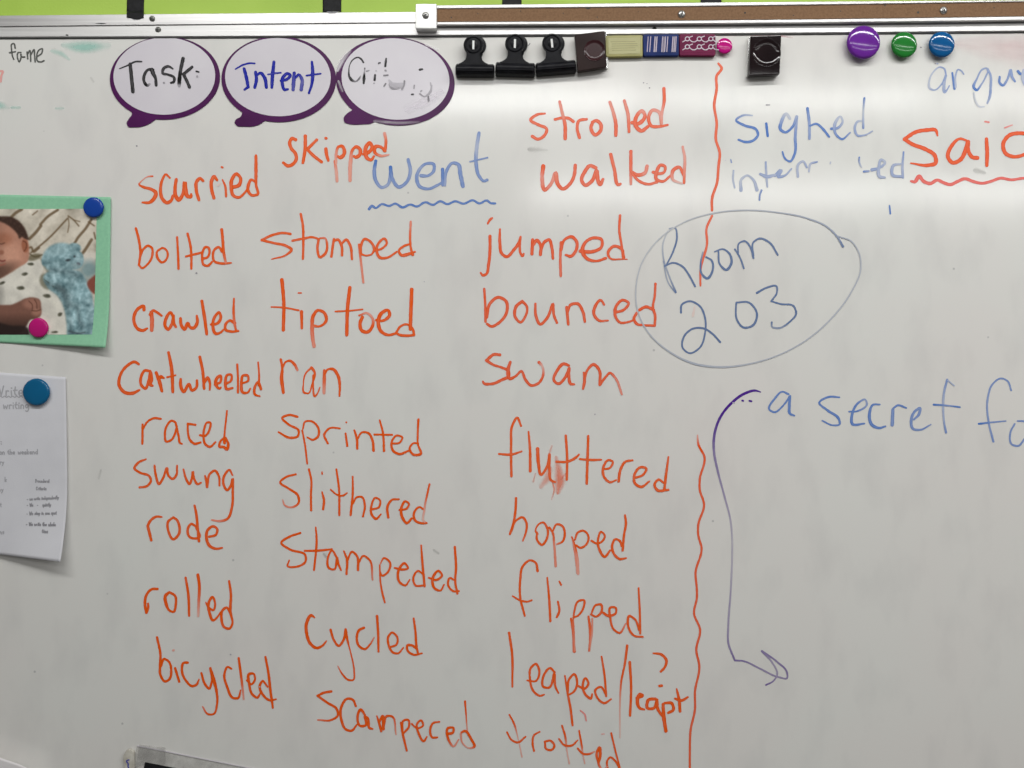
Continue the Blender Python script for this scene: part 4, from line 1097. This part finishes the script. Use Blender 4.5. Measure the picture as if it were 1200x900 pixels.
word('slithered', 'o', [(320, 545, 6, 2.5, .92, """160,65,2.2 90,85 50,120 110,165 175,215,2.8 180,265,2.6 130,297,2.2,.75 80,280,1.9,.7 68,245,1.5,.6; 252,30 268,100,2.4 266,220 268,318; 345,190,1.9 358,250,2.8 352,310,2.6; 344,50,1.7 346,65,1.5;
445,30,2.2 462,150,2.4 466,352,2.4; 405,172,1.9 450,208,2 490,215,2.2 520,195,1.7; 560,80,1.9 560,200,2.4 545,352,2.6; 562,270,2 590,225,2.2 625,225,2.4 645,280,2.4 632,362,2.2;
695,312,2.2 745,295,2.4 750,245,2.2 720,230,2.2 693,280,2.4 695,350,2.8 725,378,2.8 758,345,1.7; 810,368,2.8 805,290,2.8 835,245,2.4 885,240,2; 890,315,2.4 940,305,2.4 955,270,2.2 930,255,2.4 905,290,2.8 910,370,3.2 940,408,2.8 975,375,2.4;
1062,315,1.9 1030,295,2.2 990,340,2.6 1000,390,2.8 1040,408,2.6 1080,408,1.9 | 1065,400,2.2,.6 1065,310,2.2,.6 1085,200,2.2 1100,135,2.2""")], 'orange word slithered')
word('hopped', 'o', [(590, 580, 8, 2.6, .9, """118,30,2.8 112,150,2.8 95,260,2.8 60,368,2.6; 75,340,2.2 120,240,2.2 180,210,2.6 215,260,2.6 210,350,2.4 182,430,2,.8; 320,365,2.4 305,350,2 330,275,2 370,258,2.2 410,310 410,400 360,468,2.8 315,420,2.6 315,350,2;
430,305,2.4 460,350,2.4 475,460,2.4,.75 490,668,2.8,.75; 462,340,1.9 500,275,2.4 550,290,2.6 575,360,2.6 550,440,2.4 500,462,1.9,.75; 642,395,1.9 670,480,2.4 692,600,3,.65 700,740,3,.6; 648,420,1.6,.8 672,560,1.8,.7 690,735,1.6,.6;
670,420,1.9 700,350,2.4 750,335,2.4 795,380,2.4 780,460,2.4 720,495,2.4 680,470,1.9; 825,430,2.4 880,455,2.4 930,430,2.4 950,380,2.2 915,345,2.2 890,400,2.4 895,500,2.8 950,580,2.8 1000,520,2.2;
1110,480 1090,430 1050,415,2.4 1020,470,2.8 1035,550,2.8 1090,600,2.8 1150,592,1.9; 1140,190,2.4 1148,260,2.6 1130,380,2.6 1118,522,2.6""")], 'orange word hopped')
word('rode', 'o', [(160, 590, 10, 2.9, .9, """295,158,2 230,155,2.8 160,205,3 130,262,3.2 | 150,340,3.4 172,430,3; 430,165,2.5 375,205,2.8 375,330,2.8 430,420,3 495,360,3 500,260,3 465,185,2.8 430,165;
700,270,2.5 640,240,2.8 600,300,2.8 620,390,2.8 700,410,2.6 735,400,2.5 700,280,2.8; 680,25,2.5 700,120,3 715,280,3 732,440,3.2; 850,390,2.6 930,365,2.8 945,300,2.8 900,268,2.8 835,310,3.2 820,410,3.4 860,500,3.4 930,530,2.8 1005,520,2""")], 'orange word rode')
word('stampeded', 'o', [(320, 615, 5, 2.6, .92, """160,48,2.4 100,68 48,105 100,145 190,180 190,215 140,245,2.4 85,240,2.2 95,208,1.7; 250,15,1.9 255,80,2.4 240,265,2.4; 185,152,2.2 250,152 345,143,2; 372,190,2.6 345,150,2.2 322,190,2.4 330,255,2.6 355,262,2.4 375,195,2.8 | 385,235 398,266,2;
415,155,2 432,200,2.6 430,288,2.6; 432,220,2 465,158,2.4 490,180,2.6 498,265,2.8; 500,225,2 530,182,2.4 560,200,2.4 583,322,1.9,.7; 625,235,1.7 630,340,2 648,430,2.2 655,455,2; 628,230,1.5,.75 650,195,2.2 685,220,2.4 670,280,2.4 640,298,2.2 625,270,1.5;
712,252,2 760,262,2.6 790,255,2.2 770,225,2.6 740,255,2.8 745,340,2.8 775,355,2.2 800,322,1.7; 880,290,2 850,270,2.2 822,310,2.4 835,355,2.4 885,355,2; 868,120,1.9 875,220,2.6 888,360,2.6;
912,310,2 960,322,2.6 990,295,2.4 970,270,2.6 938,305,3 950,375,2.8 980,385,2.2 1002,350,1.7; 1070,330,1.9 1035,312,2.4 1025,350,2.4 1060,390,2.4 1090,388,1.9; 1065,130,2.6 1072,250,2.8 1068,340,2.6 1080,402,2.6""")], 'orange word stampeded')
word('flipped', 'o', [(590, 655, 6, 2.6, .9, """240,85,2.8 225,25,2.6 190,10,2.4 140,45 118,150 118,270 150,400,2.4; 65,262,1.9 120,292,2.2 170,300,2.2 200,290,1.9; 308,132,1.9 320,260,2.6 330,438,2.6; 383,300,2.2 392,370,2.6 375,410,2.6; 393,158,1.9 406,182,2.2;
475,420,2.4 488,510,2.4,.8 498,650,3.4,.8; 490,430,2,.8 495,520,2,.8 500,640,1.6,.7; 492,420,2,.8 498,370,2 530,295,2.4 565,290,2.4 560,350,2.4 520,400,2.2 490,412,2; 598,405,2.4 608,480,3,.85 610,560,2.6,.8 603,645,2.4,.8; 625,420,1.8,.7 622,520,2,.7 608,620,1.6,.7; 618,385,1.9 650,325,2.4 685,320,2.6 690,370,2.6 650,405,2.4 615,390,2;
690,370,2.2 740,400,3.2 790,380,2.4 790,345,2.4 755,340,2.6 752,420,2.4 780,500,2.4 815,520,2.4 860,455,1.7,.7; 955,500 925,425,2.4 885,400,2.6 875,460,2.6 920,540,2.4 980,548,2; 950,205,2 958,350,2.4 962,525,2.4""")], 'orange word flipped')
word('rolled', 'o', [(160, 675, 10, 3.1, .92, """245,152,3 180,155,2.8 115,225,3 98,320,3.2 115,430,3 | 135,380,2.8 135,322,2.3; 385,190,2.8 340,230,3.6 345,320,3.6 395,410,2.6 430,420,2.6 460,330,2.8 450,230,2.8 385,190,2.8;
575,20,2.6 605,200,3 616,465,2.6; 718,-15,3.4 735,100,3.4 730,280,3.2,.8 722,470,2.8,.45; 812,310,1.7 840,360,2.4 900,400,2.4 920,320,2.3 890,245,2.8 850,300,3 855,430,3.2 900,520,2.8 940,490,2.3 985,420,1.5;
1100,440,2.4 1055,370,2.8 1010,400,3 995,500,3 1030,600,2.8 1090,615,2.8 1120,570,2.4 1100,420,3 1105,200,2.8 1085,60,2.5""")], 'orange word rolled')
word('cycled', 'o', [(350, 705, 8, 2.8, .92, """148,148,2 120,130,3.2 75,200,3.6 75,300,3.6 115,400,3.4 170,435,3.2 220,415,2.6 260,370,1.7; 300,265,2.8 330,360,2.6 375,415,2.6 420,360 440,260,2.8 | 455,350,2.8 475,430,1.7 500,530,1.7 520,650,1.9 510,735,2 470,735,2.3 410,680,2 368,605,1.3,.7;
612,245,2.8 570,265,3 545,330,2.8 570,420,2.8 620,445,2.6 670,400,2 708,335,1.4,.7; 735,135,2.8 745,300,2.8 748,468,2.3; 860,425,2.4 915,405,2.4 925,335,2.4 875,290,2.4 840,330,2.6 845,410,2.6 890,480,2.6 930,485,2.3 982,432,1.7;
1110,445,2.6 1060,410,2.8 1020,410,2.8 1020,455,2.6 1080,498,2.6 1155,485,1.9; 1078,158,2.3 1095,280,2.6 1105,420,2.6 1120,490,2.3""")], 'orange word cycled')
word('leaped', 'o', [(590, 745, 5, 2.6, .9, """33,-17,2.8 50,100,2.8 52,298,2.2; 140,262,2.2 190,265,2.2 210,205 190,165 160,190 155,250,2.4 185,335,2.6 215,352,2.4 238,345,1.9; 300,215 275,190 235,235 235,300 265,305 298,220,2.6 305,300,2.4 322,335,2;
360,235,1.9 375,330,2.4 392,420,2.8 405,525,2.4; 378,330,2.2 385,255,2.6 415,225,2.6 432,270,2.6 410,330,2.4 385,345,2; 440,295,2.4 475,310,2.8 498,280,2.6 480,248,2.4 465,285,2.6 490,355,2.8 512,368,2.8 520,342,1.9; 600,345,2.2 570,300,2.4 540,315,2.6 555,370,2.4 590,395,2.6 630,372,2; 575,122,2 592,230,2.4 602,355,2.4""")], 'orange word leaped')
word('slash', 'o', [(590, 745, 5, 2.6, .88, "725,58,3 712,160,2.6 690,270,2.3 683,400,1.7,.55 683,598,1.6,.28")], 'long orange slash between leaped and leapt', 'slash_mark')
word('leapt', 'o', [(590, 745, 5, 3.2, .9, """740,155,3.2 748,300,2.8 742,468,2.8; 780,365,2.8 815,350,3.6 800,342,3.2 785,375,4 800,425,3.2 825,432,2.4; 890,370,3.4 850,375,3.6 845,425,3.4 880,425,3.2 900,375,3.2 | 905,430,3.4 930,470,2.8;
935,400,3.2 940,480,4.2 952,558,3.8; 945,395,2.8 985,395,3.4 995,435,3.2 965,452,2.8; 1015,312,2 1030,380,3.4 1035,442,3.2; 1005,368,2.3 1040,380,3.2 1080,360,2.3""")], 'small thick orange word leapt')
word('question', 'o', [(590, 745, 5, 3, .9, "878,103,2 925,110,3 955,145,3.2 945,185,2.8 922,210,2.8; 915,294,3 928,293,3")], 'orange question mark above the word leapt', 'question_mark')
word('bicycled', 'o', [(175, 740, 8, 2.9, .93, """72,55,2.8 105,230,2.8 100,320 105,410 150,468,2.8 180,455,2.8 205,360,2.8 180,280,2.6 140,258,2.8 110,330,2; 242,345,2.8 280,470,2.8; 222,177,2.4,.5 230,177,2.4,.5; 360,292,2.8 320,295,2.8 305,360,2.8 350,470,2.8 400,512,2.8 440,500,2.8 465,450,1.7;
488,390,2.4 520,490,2.8 560,535,2.8 585,470,2.4 572,345,2.8 | 600,440,3.8 630,560,3 635,680,2.4 600,775,2.2 550,775,2.2 500,705,1.7,.75; 770,350,2.2 735,332,2.4 705,390,2.6 730,520,2.8 790,625,2.8 830,625,2.6 855,550,1.7; 838,250,2.6 858,400,2.8 885,635,2,.6;
915,458,2.4 955,495,2.4 990,450,2.4 975,395,2.4 935,400,3.2 935,480,2.8 975,600,2.8 1010,620,2.6 1040,580,1.9; 1110,520,1.9 1060,465,2.6 1035,510,2.8 1070,600,2.8 1130,645,2.6 1190,635,1.7; 1088,238,2.4 1115,380,2.8 1135,550,3 1158,715,2.3""")], 'orange word bicycled')
word('scampered', 'o', [(365, 800, 6, 2.6, .92, """140,62,2.8 90,70,2.8 42,92,2.6 | 110,140,2.8 180,190,2.8 185,230,2.6 140,262,2.4 45,262,1.7,.75; 312,165,2.4 290,120,2.8 255,112,2.8 210,170,3 210,260,3 245,330,2.8 280,338,2.8 320,295,1.9;
375,225,2.8 345,188,3 325,230,2.8 345,305,2.8 380,300,2.8 375,235,2.8 | 395,250,2.8 410,320,2.8 430,325,1.9; 460,235,1.7 475,280,2.8 490,342,2.4; 480,270,2.8 500,235,3.2 505,325,3.4; 508,300,2.8 530,235,2.6 560,235,2.4 595,365,1.5,.65;
628,280,1.9 640,350,2.6 670,478,2.4; 640,345,2.2 650,265,2.4 680,262,2.4 685,310,2.4 650,352,2.4; 705,290,2 745,320,2.2 785,300,2.2 770,265,2.4 745,285,2.4 755,360,2.6 790,412,2.4 812,380,1.7; 900,275,1.9 855,285,2.4 835,330,2.6 850,385,2.4 885,385,2.2;
955,360,3.2 995,350,2.8 998,318,2.4 960,320,2.8 960,390,2.8 1000,448,2.2,.7 1035,400,1.5,.7; 1055,350,2.4 1075,340,2.8 1125,400,2.8 1145,450,2.8 1110,460,1.7,.6 1060,420,1.9,.65 1050,360,2.2,.7; 1080,132,2.6 1085,200,1.9 1098,370,1.3,.5""")], 'orange word scampered')
word('trotted', 'o', [(590, 830, 6, 2.4, .9, """42,45,2 75,110,2.2 100,200,1.4,.5 130,342,1.6,.5; 25,168,2 60,225,2.2 100,240,2.4 155,200,1.9; 255,165,1.9 215,190,2.2 205,250,2.4 215,300,2.2; 290,235,2.4 330,228,2.4 358,265,2.6 340,292,2.6 300,285,2.6 292,240,2.2;
412,122,2 435,200,2.4 445,290,1.5,.5 463,390,1.6,.5; 390,215,2 430,260,2.4 480,262,2.4 522,225,1.5; 532,158,1.9 550,260,2.2 560,330,1.5,.5 572,388,1.5,.5; 522,282,2.2 560,320,2.4 600,322,2.2 640,305,1.5,.6;
668,380,2.8 655,320,2.8 675,275,3.2 678,350,3.2 668,385,2.8 700,430,1.9,.6 730,410,1.5,.5; 735,440,2.4 732,365,2.2 750,345,2.2 790,375,2.4 822,440,2.2; 758,175,2.1 785,290,2 825,440,1.8""")], 'partly cut off orange word trotted')
word('stray', 'k', [(590, 745, 5, 2.2, .6, "450,438,1.5,.7 475,460,2,.7 485,498,1.7,.7")], 'short curved stray mark above the word trotted', 'stray_mark')
word('dash', 'k', [(590, 830, 6, 1.6, .4, "692,182,1.5,.5 708,181,1.5,.4")], 'faint short dash above the word trotted', 'stray_mark')
word('sighed', 'b', [(855, 110, 6, 2.9, .84, """160,152,1.6,.4 100,150,2.2,.6 45,185,2.4 100,220 190,255 200,285 170,325 110,338 62,322,2.2; 258,208,2.8,.95 268,296,2.8,.95; 425,175,3,.35 400,140,3.4,.28 365,195,3.8,.7 358,250,3.4,.85 390,270,2.8 440,235,2.8 472,160,3.2,.55 | 462,300,3.2,.75 455,430,2.8 425,475,2.4 390,455,2.2 372,408,1.9;
548,102,3.2 560,200,3.2,.7 562,315,3,.65; 565,225,2.2 610,210,2.4 650,240,2.8 700,302,2.4; 715,245,2.8 760,240,2.8,.7 795,190,2.4,.45 780,160,2.2,.35 745,200,3.4,.5 745,280,2.8,.75 790,318,2.4 848,272,1.7,.7;
940,190,1.9,.25 900,195,2.4,.45 880,240,2.8,.6 900,292,2.4,.65 950,290,1.9,.6 1005,262,1.5,.5; 948,30,2.4 940,130,2.2,.35 940,240,2.4,.75""")], 'blue word sighed')
word('interrupted', 'b', [(850, 170, 5, 2.8, .46, """48,150,1.9 45,200,2.2,.4 55,250,1.9,.4; 32,85,1.5,.7 36,102,1.5,.7; 92,265,3.8,.5 95,200,2.8,.35 130,178,2.4,.4 165,205,2.8 185,262,3.8; 237,100,2.2,.6 240,170,2.6 246,245,1.9,.5; 205,170,2.8,.6 245,185,4,.55 290,175,2.8;
290,180,2.8,.65 325,150,4.4,.6 310,185,3.4,.65 345,180,2.6,.55 388,138,1.5,.55; 425,185,2.8,.45 430,110,2.8,.45 455,95,2.2 478,130,2.4,.6; 490,155,1.9,.4 500,110,2.4 538,98,1.9,.7; 212,265,2.2,.75 203,290,1.9,.75 200,322,2,.75; 617,100,1.5,.35 615,110,1.4,.35;
785,72,1.9,.8 785,100,1.9,.55 798,130,1.5,.3; 812,155,2.4,.8 840,153,2.2,.6; 860,145,3.8,.65 900,135,2.8,.6 935,100,2.8,.45 915,85,2.8,.5 900,130,3.2,.5 905,185,3.6,.5 935,190,2.4,.5; 1030,110,1.9,.4 985,120,3.2,.55 980,175,3.4,.55 1035,185,2.8,.6; 1045,40,1.7,.8 1038,120,2.8,.5 1040,190,2.8,.6""")], 'half erased blue word interrupted')
word('tick', 'b', [(850, 170, 5, 2, .85, "962,355,1.9,.85 967,402,1.9,.85")], 'short blue tick mark below interrupted', 'stray_mark')
word('said', 's', [(1050, 130, 8, 4.2, .95, """390,232,1.9 372,180,3.8 300,178,4.2 180,200,4.2 80,265,4.2 | 150,310,4.4 280,360,4.4 365,420,4.6 370,490,4.6 310,508,4 140,490,1.7; 655,275,2.8 605,260,2.8 520,330,4.2 487,430,4.4 530,485,4.4 600,460,4.6 655,360,4.8 675,290,4.8 | 680,380,4.4 720,435,4.4 765,440,4.4;
848,262,3.8 855,400,4.4 852,510,3.8; 1290,280 1240,225 1150,208,4.2 1060,230,4.4 1005,310,4.4 1030,400,4.4 1100,428,4 1200,410,3.8 1270,370""")], 'large thick orange-red word said')
word('said dots', 'k', [(1050, 130, 8, 2, .75, "835,100,1.9,.75 870,106,2.2,.75; 1020,158,1.9,.75 1090,132,1.3,.6")], 'small pink dots above the word said', 'stray_mark')
word('said underline', 'k', [(1050, 130, 8, 3.4, .86, "140,658,2.2 175,665,3.8 215,612,4.2 260,660,3.8 320,680,3.8 390,648,3.6 440,670,3.6 510,690,3.6 580,660,3.6 645,635,3.6 720,660,3.4 810,678,3.2 890,660,3.2 980,630,3.2 1080,645,3 1200,630,3 1300,640")], 'coral red wavy underline below the word said', 'wavy_underline')
word('argue', 'b', [(1080, 60, 10, 2.3, .66, """290,290,1.7 260,200,1.9 220,185,1.7,.6 140,240,1.7,.4 90,350,2,.4 95,435,2.8,.4 150,455,1.7,.6 225,400,1.7 285,280,1.9; 285,280,2.4,.6 262,400,3.4,.55 270,480,3,.6 300,450,1.7 325,405,1.5; 360,255,2.2,.85 385,440,2.8,.85; 400,420,2.2,.4 400,280,2,.5 430,215,1.7 465,230,1.7 495,270,1.5;
780,250,1.9 760,200,1.9 720,210,1.9 650,320,2 615,430,3.2,.85 640,455,2.8,.9 700,390,1.9 775,250,1.9; 775,205,1.9 805,270,2.6,.65 810,420,2.8,.65 800,530,2.8,.65 770,610,1.9,.5; 735,650,1.5,.25 680,650,2,.22 630,580,2.2,.22 612,490,1.9,.28;
915,300,2.4,.8 915,370,2.8,.8 950,400,2.8,.8 1000,340,2.4,.7 1045,220,2.8,.7 1060,300,3.2,.7 1095,355,2.2,.8; 1130,235,3.2,.85 1160,265,2.8,.85 1200,250,2.4 1240,200,2.4; 1195,220,2.8,.4 1185,320,3.8,.4 1210,400,2.8,.4; 180,145,1.4,.5 192,147,1.4,.5""")], 'blue word argue, cut off by the right edge')
word('Room 203', 'g', [(735, 235, 4, 2.1, .86, """190,145,1.5,.3 168,200,1.7,.4 170,270,1.8,.6 195,350,1.8,.6 228,430,2.2; 170,285,1.5,.7 195,390,1.5,.6 226,432,1.5; 198,132,1.7,.6 225,130,1.9,.75 233,165,2 215,240,2 185,300,1.8; 175,308,1.8 215,292,2 260,310,2.2 290,350,2.2 318,402,2.2;
355,242,1.7,.6 345,290,1.9 350,345,2.4 375,365,2.8 400,330,2.4 395,280,2.2 370,265,1.9; 410,240,1.7 450,228,1.9 480,250,2.4 488,295,2.8 465,325,2.8 435,300,2.2 428,240,1.9; 505,228,1.8 530,270,1.8 547,318,2; 520,250,1.7 525,200,1.8 550,190,2 578,220,2.2 592,270,2.2; 592,260,1.8 592,195,2 620,178,2.2 665,195,2.2 706,255,2""")], 'blue-grey word Room', 'handwritten_word')
word('203', 'g', [(735, 235, 4, 2.1, .86, """252,525,2.4 255,490,2.2 290,472,2.2 340,495,2.2 365,550,2.2 365,620,2 340,690,2 290,715,2 260,690,2 265,640,2.2 310,600,2.2 360,600,2.2 400,625,2.2 436,664,2.2; 512,478,2 570,478,2.2 608,530,2.4 590,585,2.6 545,595,2.4 515,560,2.2 510,500,2 512,478,2;
608,433,2.4 655,408,2.2 700,402,2.2 702,430,2 675,472,1.9 | 720,485,2 780,495,2 792,530,2.2 760,570,2 710,598,2.2,.7 678,590,2,.7 678,570,1.9""")], 'blue-grey number 203', 'handwritten_word')
word('oval', 'g', [(735, 235, 4, 1.6, .4, """1012,215,2.4,.85 985,170,2,.7 940,125,1.8,.6 850,85,1.7,.55 700,55,1.5,.45 550,45,1.5,.4 400,60,1.4,.36 270,100,1.4,.33 150,180,1.4,.33 70,290,1.4,.33 42,400,1.4,.36 50,520,1.4,.36 100,620,1.5,.4 200,710,1.9,.45 300,760,2.2,.48 420,780,2.2,.45 560,768,1.7,.42 720,720,1.5,.42 860,640,1.5,.42 960,550,1.5,.42 1050,430,1.5,.42 1095,320,1.5,.42 1085,240,1.5,.42 1050,190,1.5,.45 990,168,1.5,.5""")], 'thin grey oval drawn round Room 203', 'drawn_oval', d=0.0006)
word('a', 'b', [(830, 440, 5, 2.4, .8, "470,110 435,95,1.9 390,135 358,200,2.2 385,215,2.2 440,175,1.9 480,120,2.4 | 475,180,3.2 480,225,2.8 505,235,1.9")], 'blue letter a before the word secret')
word('secret', 'b', [(830, 440, 5, 2.4, .8, """768,128,2 710,125 650,160,2.2 700,205,2.6 765,255,2.8 770,285,2.2 730,292,1.9 668,265,1.7; 825,212,1.9 870,210,2 930,165,2.2,.65 920,142,2,.65 880,160,2.4 845,220,2.8 845,285,3.2 915,282,1.9; 1005,170,1.9 965,172,2.4 945,220,3.2 960,290,3.4 1000,308,2.8 1038,298,2; 1078,290,3.8,.75 1082,200,3.4,.75; 1082,195,2.2 1110,175,2.2 1160,190,2"""),
 (1000, 430, 6, 2.3, .76, "425,370,2 460,335,3 468,290,3 435,310,2.8 408,370,3.2 420,435,2.8 470,442,2.2 545,405,1.5; 660,90,2.4 638,180,2.6,.6 632,300,2.4,.5 640,400,2.2,.65 652,460,2.6; 665,95,1.7,.5 710,132,1.5,.5; 565,265,2.2,.9 650,270,1.9 750,283,1.7,.85")], 'blue word secret')
word('fo', 'b', [(1000, 430, 6, 2.1, .76, "1110,165,2 1085,100,1.9 1040,80,1.9 980,120,2 945,220,2.2,.7 950,380,2.2,.7 985,525,2.4; 882,400,2.2,.9 970,390,1.9 1072,380,1.5; 1135,400,1.9 1105,460,2 1115,545,2.2 1160,555,2.2 1200,510,1.9 1240,440,1.9; 1155,380,1.9 1200,382,1.9 1250,400,1.9")], 'blue letters fo at the right edge after secret')
AS = 4.737
word('arrow', 'u', [(820, 440, AS, 2.2, .8, """338,92,1.2,1 310,84,2.4,1 250,100,3,1 180,150,3,.96 110,240,2.8,.9 80,340,2.8,.82 79,420,2.8,.72 100,530,2.4,0.70 140,680,2.1,0.56 170,800,2,0.48 180,900,2,.38 180,1000,2,.38 172,1200,2,0.50 158,1400,2.2,0.58 158,1480,2.2,0.66 195,1582,2,.78;
195,1582,2,.78 240,1585,1.9,.72 330,1625,1.9,0.66 440,1675,1.9,0.63 485,1680,1.9,0.68 485,1650,2,0.74 430,1590,2,0.70 345,1530,2.3,.72 | 400,1590,1.9,0.56 430,1660,1.9,0.58 410,1695,1.7,0.68 368,1718,1.9,.8""")], 'long purple arrow curving down from the letter a', 'drawn_arrow')
word('dots', 'u', [(820, 440, AS, 2.4, .98, "236,139,2.2 242,141,2; 277,141,2.2 288,144,2.4; 185,152,1.6,.35 192,154,1.6,.35")], 'dark purple dots before the letter a', 'ellipsis_dots')
word('wave1', 's', [(800, 60, 3.46, 3.0, .86, "145,50,2.4 158,68 138,100 138,150 128,220 138,290 135,360 150,410 145,470 140,530 119,600 119,645,2.8"), (800, 60, 3.46, 2.6, .84, "119,668,2.6 97,718 99,778 73,882 72,951,2"), (0, 0, 1, 3, .14, "814,360,2,.16 812,370,3,.16")], 'orange wavy vertical line from the pink magnet to Room 203', 'wavy_line')
word('wave2', 's', [(780, 500, 4.5, 2.5, .86, "168,45,1.5,.5 172,90 205,160 180,280 180,330 203,410 172,520 172,570 190,640 158,770 165,860 165,900 150,985 182,1070 162,1180 178,1260 155,1400 155,1490 132,1600 128,1700 128,1830")], 'orange wavy vertical line beside fluttered running to the bottom edge', 'wavy_line')
word('fame', 'f', [(0, 40, 10, 1.6, .82, """178,165 160,110 140,115 135,180 145,250 160,295; 110,218 180,205; 245,215 215,215 205,280 225,325 245,280 245,230 255,265 290,268; 318,210,1.9 325,290; 325,230 350,190 358,250 360,320; 362,240 400,180 405,250 412,325; 440,260 490,220 495,170 465,180 430,260 440,315 480,325 515,310""")], 'small dark grey word fame in the upper left corner')
word('red bit', 'k', [(0, 40, 10, 2.4, .55, "-40,430 5,435 30,435 15,490 8,555")], 'pink letter end at the left edge below fame', 'stray_mark')
# old smudges
word('teal', 'm', [(0, 0, 1, 16, .5, "76,53,9,.2 92,55,17,.5 105,55,18,.5 124,54,12,.12; 62,60,7,.2 72,63,8,.3 80,69,5,.2; -10,124,14,.4 2,124,12,.35 8,126,7,.1; 15,126,5,.3 22,126,5,.25; 66,127,4,.22 73,127,5,.18")], 'pale teal eraser smudges beside the word fame', 'marker_smudge', kind='stuff')
word('pink', 'i', [(0, 0, 1, 8, .3, "880,41,3,.5 905,41,3,.6 928,44,2,.2; 1130,52,26,.10 1170,56,44,.16 1215,60,60,.16")], 'faint pink residue below the frame', 'marker_smudge', kind='stuff')
word('greys', 'q', [(0, 0, 1, 8, .2, "140,60,6,.0 145,64,6,.0; 380,650,5,.25 384,655,4,.2; 509,645,4,.2 513,648,4,.2; 622,175,8,.2 640,176,4,.1; 107,92,4,.12 109,95,4,.12; 118,552,4,.15 116,560,4,.1; 1145,200,9,.2 1152,202,7,.2")], 'faint grey smudges', 'marker_smudge', kind='stuff')
word('specks', 't', [(0, 0, 1, 1.2, .6, "160,171,1.8,.5; 754,97,1.2,.5; 758,98,1,.4; 761,103,1.4,.6; 621,51,1,.6 619,53.5,.9,.6; 898,123,1.4,.5 902,123,1.2,.5; 230,320,1.8,.5; 1079,55.5,1.4,.5; 1096,74.5,1.2,.4; 270,767,1.6,.3; 697,485.5,1.4,.3; 1197,37.5,1.6,.6; 304,805,1.2,.2; 30,628,1.4,.0; 850,188,1.2,.0; 497,330,1,.2")], 'tiny dried ink specks', 'ink_specks', kind='stuff')
